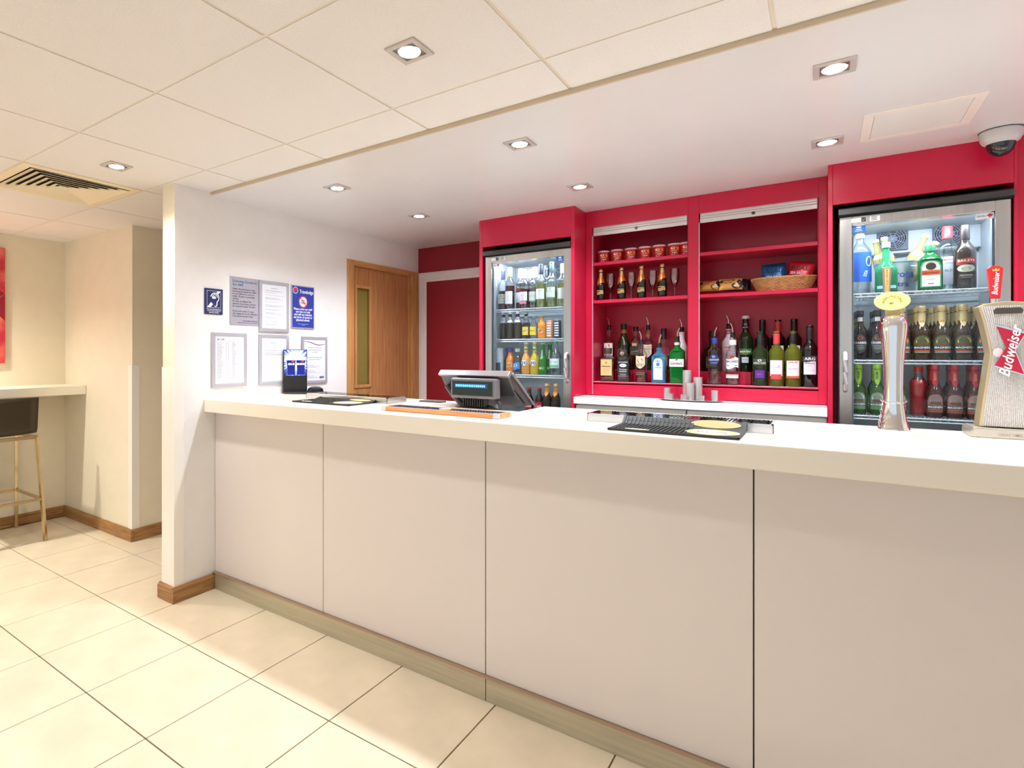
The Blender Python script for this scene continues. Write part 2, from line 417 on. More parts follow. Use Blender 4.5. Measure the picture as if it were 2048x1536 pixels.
# ================================================================ RED BACK-BAR JOINERY
YC = 3.375
def surround(x0, x1, o0, o1, zt, lab, extra=None):
    xc = (x0+x1)/2; t = thing('fridge_surround', lab, 'cabinet', (xc, YB, 0))
    y0, y1 = YC-YB, 0
    MB().box(x0-xc, o0-xc, y0, y1, 0, ZS).build('side_panel', M_red, t, bevel=.0015, seg=1)
    MB().box(o1-xc, x1-xc, y0, y1, 0, ZS).build('side_panel', M_red, t, bevel=.0015, seg=1)
    MB().box(o0-xc, o1-xc, y0, y0+.03, zt, ZS).build('header_panel', M_red, t, bevel=.0015, seg=1)
    MB().box(o0-xc, o1-xc, y0+.03, y0+.5, zt+.02, zt+.03).build('top_board', M_black, t)
    if extra: MB().box(x1-xc+.002, extra-xc, y0+.02, y1, 0, ZS).build('end_panel', M_red, t, bevel=.0015, seg=1)
    return t
surround(-1.892, -1.224, -1.866, -1.247, 2.076, 'crimson column framing the left drinks fridge beside the red door')
surround(.027, .663, .046, .651, 2.066, 'crimson column framing the right drinks fridge under the security camera', 1.35)

# open shelf unit between the fridges
YS = 3.575; su = thing('shelf_unit', 'crimson built-in shelf unit with two open bays and raised roller shutters', 'shelves', (-.6, YB, 1.085))
def sb(name, x0, x1, y0, y1, z0, z1, m=M_red, p=None, bev=.001): return MB().box(x0+.6, x1+.6, y0-YB, y1-YB, z0-1.085, z1-1.085).build(name, m, p or su, bevel=bev, seg=1)
sb('stile', -1.223, -1.181, YS, YS+.02, 1.087, 2.261)
sb('stile', -.622, -.567, YS, YS+.02, 1.087, 2.261)
sb('stile', -.009, .026, YS, YS+.02, 1.087, 2.261)
sb('top_rail', -1.181, -.622, YS, YS+.02, 2.156, 2.261); sb('top_rail', -.567, -.009, YS, YS+.02, 2.156, 2.261)
sb('bottom_rail', -1.181, -.622, YS, YS+.02, 1.087, 1.165); sb('bottom_rail', -.567, -.009, YS, YS+.02, 1.087, 1.165)
sb('back_panel', -1.20, .02, 3.875, 3.885, 1.087, 2.25)
sb('side_panel', -1.20, -1.181, YS+.02, 3.875, 1.087, 2.25); sb('divider', -.602, -.587, YS+.02, 3.875, 1.087, 2.25); sb('side_panel', -.009, .01, YS+.02, 3.875, 1.087, 2.25)
for x0, x1 in ((-1.181, -.602), (-.587, -.009)):
    sb('shelf', x0, x1, YS+.004, 3.875, 1.912, 1.932); sb('shelf', x0, x1, YS+.004, 3.875, 1.671, 1.691)
    sb('shelf', x0, x1, YS, 3.875, 1.156, 1.171)
    sb('shelf_lipping', x0, x1, YS-.001, YS+.06, 1.1711, 1.1718, mat('lipping_worn', (226,190,192), .5, var=(60, .3)), bev=0)
sb('riser_step', -1.181, -.602, 3.722, 3.875, 1.1718, 1.245); sb('riser_step', -.587, -.322, 3.722, 3.875, 1.1718, 1.245); sb('riser_step', -.322, -.009, 3.748, 3.875, 1.1718, 1.245)
for x0, x1 in ((-1.181, -.622), (-.567, -.009)):
    sh = sb('roller_shutter', x0+.004, x1-.004, YS+.016, YS+.022, 2.104, 2.20, M_shutter)
    for z0, z1, o in ((2.102, 2.126, 0), (2.127, 2.139, .002), (2.140, 2.152, .002), (2.153, 2.165, .002)): sb('slat', x0+.006, x1-.006, YS+.003+o, YS+.016, z0, z1, M_shutter, sh, .0015)
    lk = MB().disc((x0+x1)/2-.005+.6, 2.122-1.085, .0085, YS-YB+.0005, 20)
    lk = MB(); xm = (x0+x1)/2-.01+.6
    lk.prism([(xm+.0085*cos(a*pi/10), 2.120-1.085+.0085*sin(a*pi/10)) for a in range(20)], YS-YB-.002, YS-YB+.004, 'y')
    lk.build('lock', mat('lock_dark', (84,76,72), .3, .8), sh)
    sb('guide_channel', x0, x0+.005, YS-.001, YS+.012, 1.09, 2.104, M_alu); sb('guide_channel', x1-.004, x1, YS+.004, YS+.014, 1.172, 2.104, M_red)
# white back worktop and cabinets under it
tag(MB().box(-1.222, .025, 3.352, 3.574, 1.045, 1.085).build('back_worktop', M_solid, bevel=.002), 'white worktop under the bottle shelves between the fridges', 'worktop')
for x0, x1, lb in ((-1.222, -.601, 'left white base cabinet under the back worktop'), (-.597, .025, 'right white base cabinet under the back worktop')):
    t = thing('base_cabinet', lb, 'cabinet', ((x0+x1)/2, 3.39, 0), 0, 'white base cabinets behind the bar'); h = (x1-x0)/2
    MB().box(-h, h, .02, .18, 0, 1.044).build('body', M_white_lam, t); MB().box(-h+.002, h-.002, 0, .019, .1, 1.034).build('door', M_white_lam, t, bevel=.001, seg=1)

# ================================================================ DRINKS FRIDGES
def fridge(lab, x0, x1, zdoor, shelves, handle_right, fans):
    xc = (x0+x1)/2; h = (x1-x0)/2; t = thing('drinks_fridge', lab, 'fridge', (xc, 3.385, 0))
    # liner shell
    b = MB().box(-h, -h+.018, .05, .55, .05, zdoor).box(h-.018, h, .05, .55, .05, zdoor).box(-h, h, .50, .55, .05, zdoor).box(-h+.018, h-.018, .05, .50, zdoor-.02, zdoor).box(-h+.018, h-.018, .05, .50, .05, .12)
    b.build('cabinet_body', M_fridge_in, t)
    MB().box(-h+.018, h-.018, .44, .50, 1.87, zdoor-.02).build('evaporator_cover', M_fridge_in, t, bevel=.004)
    MB().prism([(-.03, zdoor+.008), (-.03, zdoor+.032), (-.005, zdoor+.042), (.05, zdoor+.042), (.05, zdoor+.008)], -h-.004, h+.004, 'x').build('header_strip', M_dgrey, t)
    MB().box(-h-.004, h+.004, .0, .05, zdoor+.001, zdoor+.0075).build('seal', M_black, t)
    # door
    gx = .048; g0, g1 = .12, zdoor-.044
    dr = MB().box(-h, -h+gx, 0, .045, .05, zdoor).box(h-gx, h, 0, .045, .05, zdoor).box(-h+gx, h-gx, 0, .045, g1, zdoor).box(-h+gx, h-gx, 0, .045, .05, g0).build('door_frame', M_steel, t, bevel=.002)
    MB().box(-h+gx-.002, h-gx+.002, .012, .016, g0-.002, g1+.002).build('pane', M_pane, dr)
    gk = MB()
    for a, c in ((-h+gx-.001, -h+gx+.006), (h-gx-.006, h-gx+.001)): gk.box(a, c, .02, .05, g0, g1)
    gk.build('gasket', mat('gasket_grey', (120,128,138), .5), dr)
    hx = (h-.026) if handle_right else (-h+.022)
    pts = [(hx, .002, 1.352), (hx, -.020, 1.345), (hx, -.030, 1.32), (hx, -.032, 1.262), (hx, -.030, 1.205), (hx, -.020, 1.18), (hx, .002, 1.173)]
    MB().tube(pts, .0095, 10).build('handle', mat('handle_satin', (206,200,200), .3, .6), dr, smooth=True)
    # light strip under the roof, behind the door
    MB().box(-h+.03, h-.03, .070, .105, zdoor-.030, zdoor-.0205).build('light_strip', M_led, t)
    # wire shelves
    for z in shelves:
        s = MB()
        for yy in (.062, .27, .47): s.tube([(-h+.02, yy, z-.004), (h-.02, yy, z-.004)], .0032, 6)
        s.tube([(-h+.02, .062, z-.018), (h-.02, .062, z-.018)], .0026, 6)
        n = 38
        for k in range(n+1):
            x = -h+.024+(2*h-.048)*k/n; s.box(x-.0012, x+.0012, .058, .47, z-.0015, z+.0)
        for k in range(0, n, 2):
            x = -h+.024+(2*h-.048)*k/n; s.bar((x, .062, z-.004), (x+.012, .062, z-.018), .002, .002)
        s.build('wire_shelf', M_wire, t)
    for fx, fz in fans:
        f = MB().box(fx-.062, fx+.062, .432, .44, fz-.062, fz+.062).build('fan_frame', mat('fan_grey', (92,98,116), .5), t, bevel=.006)
        MB().disc(fx, fz, .057, .4315, 28).build('fan_opening', mat('fan_dark', (46,50,64), .6), f)
        rg = MB()
        for r in (.056, .047, .038, .029): rg.tube([(fx+r*cos(a*pi/14), .426, fz+r*sin(a*pi/14)) for a in range(28)], .0014, 5, True)
        for a in range(4): rg.bar((fx-.056*cos(a*pi/4+.3), .426, fz-.056*sin(a*pi/4+.3)), (fx+.056*cos(a*pi/4+.3), .426, fz+.056*sin(a*pi/4+.3)), .002, .002)
        rg.build('fan_guard', mat('fan_wire', (150,156,168), .5), f)
        MB().disc(fx, fz, .020, .4255, 20).build('fan_hub', mat('fan_grey2', (110,116,136), .5), f)
    # stickers on the door
    def st(name, x, z, w_, h_, c): return MB().box(x-w_/2, x+w_/2, -.0008, .0115 if False else 0, z-h_/2, z+h_/2).build(name, ink(c), dr)
    sx = -h+.075
    a = st('sticker', sx-.012, zdoor-.020, .036, .019, (238,232,230)); b2 = st('sticker', sx+.015, zdoor-.020, .017, .019, (38,34,34)); c2 = st('sticker', sx+.056, zdoor-.020, .036, .024, (236,236,238))
    ck = MB().bar((sx+.010, -.0012, zdoor-.020), (sx+.014, -.0012, zdoor-.025), .0024, .0006); ck.bar((sx+.014, -.0012, zdoor-.025), (sx+.021, -.0012, zdoor-.014), .0024, .0006); ck.build('tick_mark', ink((250,250,250)), b2)
    pr = MB()
    for k in range(5):
        pr.rect(sx+.042, sx+.042+.024-(k % 2)*.004, zdoor-.013-k*.004, zdoor-.011-k*.004, -.0011)
    pr.build('printed_lines', ink((60,60,64)), c2)
    # glass stickers: blue card and maker's card sit on the pane
    def gst(name, x, z, w_, h_, c): return MB().box(x-w_/2, x+w_/2, .0095, .0118, z-h_/2, z+h_/2).build(name, ink(c), dr)
    bx, rx = ((h-gx-.026), (-h+gx+.028)) if handle_right else ((-h+gx+.025), (h-gx-.030))
    bs = gst('blue_card', bx, g1-.017, .050, .030, (24,96,178)); p = MB().disc(bx, g1-.008, .010, .0092, 16, .004); p.rect(bx-.010, bx+.010, g1-.020, g1-.017, .0092).rect(bx-.014, bx+.014, g1-.027, g1-.025, .0092); p.build('printed_lines', ink((225,236,248)), bs)
    rs = gst('maker_card', rx, g1-.016, .056, .028, (226,228,236)); p = put_text(MB(), 'Gamko', rx-.010, g1-.016, .010, flat(.0092), .028, .01); p.build('lettering', ink((70,66,90)), rs)
    e = MB().disc(rx+.016, g1-.015, .010, .0092, 4, .009); e.build('emblem', ink((206,52,62)), rs)
    return t
fridge('tall steel-framed drinks fridge full of wine and soft drinks behind the till', -1.850, -1.250, 2.008, (1.652, 1.449, 1.211, .94), True, ((.02, 1.945), (.2, 1.945)))
fridge('tall steel-framed drinks fridge full of spirits and cider behind the beer taps', .072, .645, 2.002, (1.640, 1.321, 1.056, .80), False, ((-.06, 1.945), (.155, 1.945)))
# ================================================================ CEILING FITTINGS
M_lens = mat('lamp_lens', (255,250,244), .3, emit=30, ec=(255,250,246))
M_trim = mat('lamp_trim', (206,198,194), .4, .45)
lamp_proto = None
def downlight(label, x, y, z, power, color, group='square recessed downlights', rx=0):
    global lamp_proto
    if lamp_proto is None:
        t = thing('downlight', label, 'ceiling light', (x, y, z), 0, group)
        f = MB()
        for a, b, c, d in ((-.055,.055,-.055,-.038),(-.055,.055,.038,.055),(-.055,-.038,-.038,.038),(.038,.055,-.038,.038)): f.box(a, b, c, d, -.006, 0)
        f.build('trim_frame', M_trim, t, bevel=.001, seg=1)
        MB().box(-.038, .038, -.038, .038, -.0015, 0).build('recess_plate', mat('recess_dark', (150,140,136), .35, .5), t)
        MB().lathe([(.0375, -.001), (.0375, -.005), (.035, -.0065), (.033, -.005), (.033, -.002)], 28).build('gimbal_ring', M_chrome, t, smooth=True)
        MB().lathe([(0, -.0085), (.020, -.0080), (.0325, -.0055), (.0325, -.0018), (0, -.0018)], 28).build('lens', M_lens, t, smooth=True)
        lamp_proto = t
    else: t = dup(lamp_proto, label, (x, y, z), None, group)
    ld = bpy.data.lights.new('bulb', 'SPOT'); ld.energy = power; ld.color = color; ld.spot_size = R_(142); ld.spot_blend = 1.0; ld.shadow_soft_size = .035
    lo = bpy.data.objects.new('bulb', ld); COL.objects.link(lo); lo.parent = t; lo.location = (0, 0, -.022)
    return t
downlight('square downlight in the tiled ceiling nearest the top centre of the picture', -1.016, 1.378, ZC, ROOM_LAMP_W, ROOM_LAMP_C)
downlight('square downlight in the tiled ceiling beside the air vent', -2.804, 1.366, ZC, ROOM_LAMP_W, ROOM_LAMP_C)
for x, y, lb in ((-2.14, 2.235, 'bar downlight over the framed notices, nearest the white wall'), (-2.14, 3.01, 'bar downlight in front of the oak door'),
                 (-1.053, 2.235, 'bar downlight above the till, front row'), (-1.058, 3.00, 'bar downlight before the left fridge column, back row'),
                 (.035, 2.235, 'large-looking bar downlight at upper right, front row'), (.022, 3.00, 'bar downlight left of the ceiling access panel, back row')):
    downlight(lb, x, y, ZS, BAR_LAMP_W, BAR_LAMP_C)
# unseen lamps assumed on this ceiling, the row behind the camera for fill
for x, y, c, pw in ((-4.61, .77, ALCOVE_LAMP_C, ALCOVE_LAMP_W), (-2.804, -1.034, ROOM_LAMP_C, ROOM_LAMP_W), (-1.016, -1.034, ROOM_LAMP_C, ROOM_LAMP_W), (.784, -1.034, ROOM_LAMP_C, ROOM_LAMP_W), (-4.61, -1.03, ALCOVE_LAMP_C, ALCOVE_LAMP_W)):
    downlight('unseen square downlight assumed in the tiled ceiling, outside the picture', x, y, ZC, pw, c, 'downlights outside the picture')
for x, y in ((1.12, 2.235), (1.12, 3.0)):
    downlight('further bar downlight beyond the right edge of the picture', x, y, ZS, BAR_LAMP_W, BAR_LAMP_C, 'bar downlights outside the picture')
# air vent
vt = thing('air_vent', 'square four-way air vent with angled louvres in the tiled ceiling', 'air vent', (-3.407, 1.3665, ZC))
M_vent = mat('vent_enamel', (240,226,196), .4)
def sqring(a, b, za, zb, th=.003):
    m = MB()
    for s in range(4):
        c, q = [(1,0),(0,1),(-1,0),(0,-1)][s]; d, e = -q, c
        def P(r, l, z): return (c*r+d*l, q*r+e*l, z)
        m.add([P(a,-a,za),P(a,a,za),P(b,b,zb),P(b,-b,zb),P(a,-a,za+th),P(a,a,za+th),P(b,b,zb+th),P(b,-b,zb+th)],
              [(0,1,2,3),(4,7,6,5),(0,4,5,1),(3,2,6,7),(0,3,7,4),(1,5,6,2)])
    return m
sqring(.294, .250, -.003, -.004, .006).build('frame', M_vent, vt)
MB().box(-.25, .25, -.25, .25, .008, .010).build('duct_back', mat('duct_dark', (38,36,26), .8), vt)
for k in range(6):
    r = .250-.036*k; sqring(r-.006, r-.040, -.008, .006, .002).build('louvre', M_vent, vt)
MB().box(-.03, .03, -.03, .03, -.006, -.003).build('centre_plate', M_vent, vt)
# access panel
ap = thing('access_panel', 'white square access panel in the smooth ceiling near the security camera', 'ceiling panel', (.303, 2.92, ZS))
f = MB()
for a, b, c, d in ((-.17,.17,-.172,-.14),(-.17,.17,.14,.172),(-.17,-.138,-.14,.14),(.138,.17,-.14,.14)): f.box(a, b, c, d, -.004, 0)
f.build('frame', mat('panel_frame_white', (240,232,224), .4), ap, bevel=.001, seg=1)
MB().box(-.136, .136, -.138, .138, -.003, 0).build('door', mat('panel_door_white', (232,232,228), .35), ap)
# security camera
cc = thing('security_camera', 'white dome security camera on the ceiling above the right fridge', 'security camera', (.592, 3.265, ZS))
MB().lathe([(0, 0), (.062, 0), (.064, -.006), (.062, -.034), (.056, -.048), (.044, -.056), (.044, -.052), (0, -.052)], 32).build('housing', mat('camera_grey_white', (206,200,200), .35), cc, smooth=True)
MB().lathe([(.0445, -.050), (.043, -.066), (.036, -.086), (.022, -.100), (.008, -.106), (0, -.1065)], 28).build('dome', mat('camera_dome', (30,30,34), .05, spec=.8), cc, smooth=True)
MB().tube([(.0645*cos(a*pi/16), .0645*sin(a*pi/16), -.0025) for a in range(32)], .0014, 5, True).build('base_seam', M_black, cc)

# ================================================================ NOTICES ON THE WHITE WALL
def sign(name, label, cat, y0, y1, z0, z1, frame, fw, face, th=.012, group=None):
    """flat notice: local x runs along the wall, -y faces the room"""
    t = thing(name, label, cat, (W, (y0+y1)/2, z0), pi/2, group); w_ = y1-y0; h = z1-z0
    if frame is not None:
        b = MB()
        b.box(-w_/2, w_/2, -th*.6, -.0005, 0, h); b.build('backing', frame, t)
        fr_ = MB()
        for q in (((-w_/2, 0), (w_/2, 0), (w_/2-fw, fw), (-w_/2+fw, fw)), ((w_/2, 0), (w_/2, h), (w_/2-fw, h-fw), (w_/2-fw, fw)), ((w_/2, h), (-w_/2, h), (-w_/2+fw, h-fw), (w_/2-fw, h-fw)), ((-w_/2, h), (-w_/2, 0), (-w_/2+fw, fw), (-w_/2+fw, h-fw))):
            MB().prism(q, -th, -th*.6, 'y').build('frame_rail', frame, t, bevel=.0015, seg=1)
        f = MB().box(-w_/2+fw, w_/2-fw, -th*.75, -th*.6, fw, h-fw).build('sheet', face, t); yy = -th*.75-.0006
    else:
        f = MB().box(-w_/2, w_/2, -th, -.0005, 0, h).build('plate', face, t, bevel=.001, seg=1); yy = -th-.0006
    return t, f, w_, h, yy
def lines(mb, x0, x1, zs, yy, th=.0011, jit=.35):
    for z in zs:
        x = x1-(x1-x0)*random.random()*jit; mb.rect(x0, x, z-th/2, z+th/2, yy)
    return mb
M_signalu = mat('sign_silver', (186,182,190), .42, .35)
navy = ink((24,32,92)); white = ink((244,244,248))
# hearing loop sign
t, f, w_, h, yy = sign('hearing_loop_sign', 'small navy hearing loop sign with a white ear symbol', 'sign', 1.869, 1.989, 1.577, 1.725, None, 0, navy, .006)
p = MB()
for a, b, c, d in ((-.046,.046,.134,.1355),(-.046,.046,.038,.0395),(-.046,-.0445,.038,.1355),(.0445,.046,.038,.1355)): p.rect(a, b, c, d, yy)
p.build('border_line', white, f)
p = MB()
def arc(mb, cx, cz, r, a0, a1, wd, n=16, yy=yy):
    v = []
    for k in range(n+1):
        a = a0+(a1-a0)*k/n
        for q in (r-wd/2, r+wd/2): v.append((cx+q*cos(a), yy, cz+q*sin(a)))
    return mb.add(v, [(2*k, 2*k+2, 2*k+3, 2*k+1) for k in range(n)])
arc(p, .006, .096, .027, R_(170), R_(-60), .0055); arc(p, .006, .097, .017, R_(165), R_(0), .0045)
p.quad((.016,yy,.052),(.022,yy,.049),(.024,yy,.070),(.018,yy,.076)); arc(p, .011, .051, .006, R_(180), R_(380), .004)
p.quad((-.044,yy,.040),(-.022,yy,.040),(-.006,yy,.058),(-.020,yy,.070)).quad((.030,yy,.118),(.044,yy,.134),(.024,yy,.134),(.016,yy,.126))
p.rect(-.012, .012, .090, .104, yy)
p.build('ear_symbol', white, f)
p = MB(); put_text(p, 'This place listening device', 0, .029, .010, flat(yy), .098, .01); put_text(p, 'for the deaf and hard of', 0, .0195, .010, flat(yy), .086, .01); put_text(p, 'hearing available', 0, .010, .010, flat(yy), .064, .01)
p.build('lettering', white, f)
# licensing notice
t, f, w_, h, yy = sign('licensing_notice', 'grey plate with blue heading and dark licensing text', 'sign', 2.040, 2.247, 1.523, 1.811, None, 0, mat('plate_grey', (176,172,182), .4, .2), .006)
p = MB(); x0 = -w_/2+.016
put_text(p, 'Licensing (Scotland)', x0, .262, .019, flat(yy), .176, .012, align='l'); put_text(p, 'Act 2005', x0, .241, .019, flat(yy), .076, .012, align='l'); p.build('lettering', ink((40,104,160)), f)
p = MB()
for k, (s_, wd) in enumerate((('Under the provisions of the', .162), ('Licensing (Scotland) Act 2005,', .174), ('it is an offence for persons', .158), ('under 18 years to purchase', .160), ('alcohol.', .044), ('It is also an offence for', .136), ('anyone to purchase, alcohol', .166), ('for someone under 18 years.', .168), ('', 0), ('If you look under 21 years', .156), ('old, please do not be offended', .180), ('if we ask for proof of age.', .150))):
    if s_: put_text(p, s_, x0, .216-k*.0148, .0135, flat(yy), wd, .008, align='l')
put_text(p, 'Travelodge Hotels Ltd', w_/2-.008, .026, .011, flat(yy), .112, .01, align='r'); put_text(p, 'Sleep tight, London, Oxon. Thame OX9 3XA', w_/2-.008, .014, .008, flat(yy), .146, .01, align='r')
p.build('lettering', ink((40,40,62)), f)
# framed licence papers
t, f, w_, h, yy = sign('framed_licence', 'silver framed paper between the grey licensing plate and the blue notice', 'picture frame', 2.249, 2.491, 1.489, 1.810, M_signalu, .022, M_paper)
p = MB(); put_text(p, 'LICENSING ACT', 0, h-.044, .008, flat(yy), .06)
lines(p, -.075, .075, [h-.058-.0052*k for k in (0,1,3,6,9,10,11,14,18,19,20,23,24,27,28,29,33,34,38,41,42)], yy, .0009, .55); p.build('printed_lines', ink((112,110,122)), f)
t, f, w_, h, yy = sign('framed_licence', 'silver framed paper with text only near its top, behind the drinks display', 'picture frame', 2.248, 2.490, 1.153, 1.471, M_signalu, .022, M_paper)
p = MB(); put_text(p, 'LICENSING ACT', 0, h-.052, .009, flat(yy), .066); put_text(p, '2005', 0, h-.068, .007, flat(yy)); put_text(p, 'SCOTLAND', 0, h-.082, .007, flat(yy), .024)
lines(p, -.08, .08, [h-.10, h-.104, h-.112, h-.122, h-.126, h-.130], yy, .001, .4); p.build('printed_lines', ink((112,110,122)), f)
# bar tariff
t, f, w_, h, yy = sign('framed_tariff', 'silver framed price list nearest the wall end, above the counter corner', 'picture frame', 1.914, 2.157, 1.153, 1.473, M_signalu, .022, M_paper)
p = MB(); put_text(p, 'Bar Tariff', -.085, h-.040, .015, flat(yy), .046, .012, align='l'); p.build('lettering', ink((110,96,110)), f)
p = MB()
for c0, c1, jt in ((-.088, -.042, .5), (-.030, -.022, .2), (-.014, -.006, .2), (.014, .050, .5), (.056, .064, .2), (.072, .080, .2)):
    lines(p, c0, c1, [h-.055-.0048*k for k in range(46)], yy, .0009, jt)
p.build('printed_lines', ink((150,134,146)), f)
# conduct notice
t, f, w_, h, yy = sign('conduct_notice', 'bright blue notice with white lettering and a red prohibition ring', 'sign', 2.514, 2.720, 1.520, 1.807, M_signalu, .006, ink((34,56,158)), .010)
p = MB(); put_text(p, 'Travelodge', .030, h-.040, .034, flat(yy), .124, .018)
for k, (s_, wd) in enumerate((('Please note our staff', .166), ('are here to help', .128), ('and will not tolerate', .160), ('any form of verbal or', .168), ('physical abuse.', .122))): put_text(p, s_, 0, .130-k*.0185, .020, flat(yy), wd, .022)
put_text(p, 'Travelodge Hotels Limited, Sleepy Lane', 0, .030, .006, flat(yy), .10); put_text(p, 'Thame', 0, .022, .006, flat(yy), .03)
p.build('lettering', white, f)
MB().disc(-.068, h-.034, .0225, yy, 28).build('logo_ring', white, f)
MB().disc(-.068, h-.034, .019, yy-.0004, 28).build('logo_disc', ink((38,96,170)), f)
q = MB(); v = [(-.068+.019*cos(a*pi/12), yy-.0008, h-.034+.019*sin(a*pi/12)) for a in range(-1, 14)]; q.quad(*v); q.build('logo_red_half', ink((206,48,72)), f)
MB().disc(.0, h-.108, .040, yy, 32).build('prohibition_disc', ink((240,228,230)), f)
MB().disc(.0, h-.108, .040, yy-.0004, 32, None, .033).build('prohibition_ring', ink((214,52,76)), f)
p = MB(); put_text(p, 'zero', 0, h-.098, .016, flat(yy-.0004), .03, .03); put_text(p, 'TOLERANCE', 0, h-.115, .013, flat(yy-.0004), .056, .03); p.build('lettering', ink((60,40,52)), f)
MB().bar((-.026, yy-.0010, h-.082), (.026, yy-.0010, h-.134), .007, .0006).build('prohibition_slash', ink((200,52,60)), f)
# weights and measures
t, f, w_, h, yy = sign('framed_notice', 'silver framed paper with a purple swoosh, nearest the oak door', 'picture frame', 2.604, 2.844, 1.146, 1.466, M_signalu, .020, M_paper)
p = MB(); v = []
for k in range(13):
    u = -.098+.196*k/12; z = h-.032-.018*sin(k/12*pi*.55)+.005*sin(k/12*pi*2.2); v += [(u, yy, z-.003-.003*sin(k/12*pi)), (u, yy, z)]
p.add(v, [(2*k, 2*k+2, 2*k+3, 2*k+1) for k in range(12)]); p.build('swoosh', ink((120,88,140)), f)
p = MB()
for k, (s_, z) in enumerate((('Weights and Measures', .246), ('(Licensing Scotland)', .230), ('Act 2005', .214), ('Gin, Rum, Vodka, Whisky, Beer', .178), ('Cider & Wine Measures', .164))): put_text(p, s_, 0, z, .0105, flat(yy), (.13, .12, .05, .14, .11)[k])
for z in (.124, .088, .052): put_text(p, 'Measures of sale', -.075, z, .007, flat(yy), .06, align='l'); lines(p, -.075, .055, [z-.009, z-.014], yy, .001, .4)
p.build('lettering', ink((128,120,142)), f)
q = MB().rect(.045, .086, .032, .046, yy).build('logo_bar', navy, f); p = put_text(MB(), 'Travelodge', .066, .039, .008, flat(yy-.0004), .032); p.build('lettering', white, q)

# ================================================================ ON THE COUNTER
# backlit drinks display
ang = math.atan2(2.539-2.421, -2.735+2.818)
gd = thing('drinks_display', 'black backlit drinks display with two glowing blue pint glasses', 'display', (-2.765, 2.495, ZT), ang)
w2 = .076
MB().box(-w2, w2, -.012, .012, .0, .285).build('panel', M_black, gd, bevel=.003)
pm = bpy.data.materials.new('backlit_picture'); pm.use_nodes = True; nt = pm.node_tree; N = nt.nodes; L = nt.links; pb = N['Principled BSDF']
tc = N.new('ShaderNodeTexCoord'); sp = N.new('ShaderNodeSeparateXYZ'); L.new(tc.outputs['Object'], sp.inputs[0])
def mth(op, a, b=None):
    n = N.new('ShaderNodeMath'); n.operation = op
    for i, q in enumerate((a, b)):
        if q is None: continue
        if isinstance(q, (int, float)): n.inputs[i].default_value = q
        else: L.new(q, n.inputs[i])
    return n.outputs[0]
dx = sp.outputs[0]; dz = mth('SUBTRACT', sp.outputs[2], .215)
an = mth('ARCTAN2', dz, dx); rr = mth('SQRT', mth('ADD', mth('MULTIPLY', dx, dx), mth('MULTIPLY', dz, dz)))
ns = N.new('ShaderNodeTexNoise'); ns.noise_dimensions = '1D'; ns.inputs['Scale'].default_value = 7; L.new(an, ns.inputs['W'])
rays = mth('MULTIPLY', mth('SUBTRACT', ns.outputs['Fac'], .47), 7.0)
fade = mth('SUBTRACT', 1.35, mth('MULTIPLY', rr, 12.0))
val = N.new('ShaderNodeClamp'); L.new(mth('ADD', mth('MULTIPLY', mth('MAXIMUM', rays, 0), mth('SUBTRACT', 1.1, mth('MULTIPLY', rr, 6.0))), mth('MAXIMUM', fade, 0)), val.inputs[0])
cr = N.new('ShaderNodeValToRGB'); e = cr.color_ramp.elements; e[0].color = (.004,.004,.02,1); e[1].color = (1,1,1,1); m1 = e.new(.45); m1.color = (.06,.12,.6,1); m2 = e.new(.75); m2.color = (.55,.68,1,1)
L.new(val.outputs[0], cr.inputs[0]); pb.inputs['Base Color'].default_value = (.01,.01,.02,1); L.new(cr.outputs[0], pb.inputs['Emission Color']); pb.inputs['Emission Strength'].default_value = .95
pc = MB().rect(-w2+.004, w2-.004, .115, .281, -.0128).build('picture', pm, gd)
for k, (gx, s_) in enumerate(((-.028, 'GUI'), (.034, 'GUINN'))):
    g = MB().quad((gx-.022,-.0134,.120),(gx+.022,-.0134,.120),(gx+.026,-.0134,.190),(gx+.030,-.0134,.216),(gx-.030,-.0134,.216),(gx-.026,-.0134,.190))
    go = g.build('pint_glass', mat('pint_blue', (10,14,70), .3, emit=.5, ec=(20,34,150)), pc)
    MB().quad((gx-.030,-.0138,.216),(gx+.030,-.0138,.216),(gx+.031,-.0138,.232),(gx,-.0138,.238),(gx-.031,-.0138,.232)).build('foam_head', mat('foam_glow', (200,215,255), .4, emit=.9, ec=(215,226,255)), go)
    MB().disc(gx+.012, .208, .010, -.0142, 14, .006).build('red_badge', mat('badge_glow', (200,40,60), .4, emit=.35, ec=(220,40,70)), go)
    put_text(MB(), s_, gx, .190, .017, flat(-.0140), .040 if k == 0 else .052, .03).build('lettering', mat('letter_glow', (250,250,255), .4, emit=.8), go)
MB().rect(-.055, .062, .117, .1195, -.0142).build('light_edge', mat('edge_glow', (60,90,255), .4, emit=.9, ec=(90,120,255)), pc)
MB().prism([(-w2, -.012), (w2+.01, -.012), (w2+.11, -.07), (w2+.10, -.11), (w2-.02, -.12), (-w2, -.05)], 0, .012, 'z').build('base_plate', M_black, gd, bevel=.003)
pk = MB().lathe([(0, .012), (.052, .012), (.052, .018), (.046, .034), (.030, .044), (0, .047)], 32, w2+.045, -.068).build('puck', mat('puck_gloss', (18,18,20), .1), gd, smooth=True)
cap_ = put_text(MB(), 'GUINNESS', w2+.045, -.085, .012, lambda u, v: (u, v, .0445-.12*abs(v+.068)), .05, .02); cap_.build('lettering', ink((200,200,205)), pk)
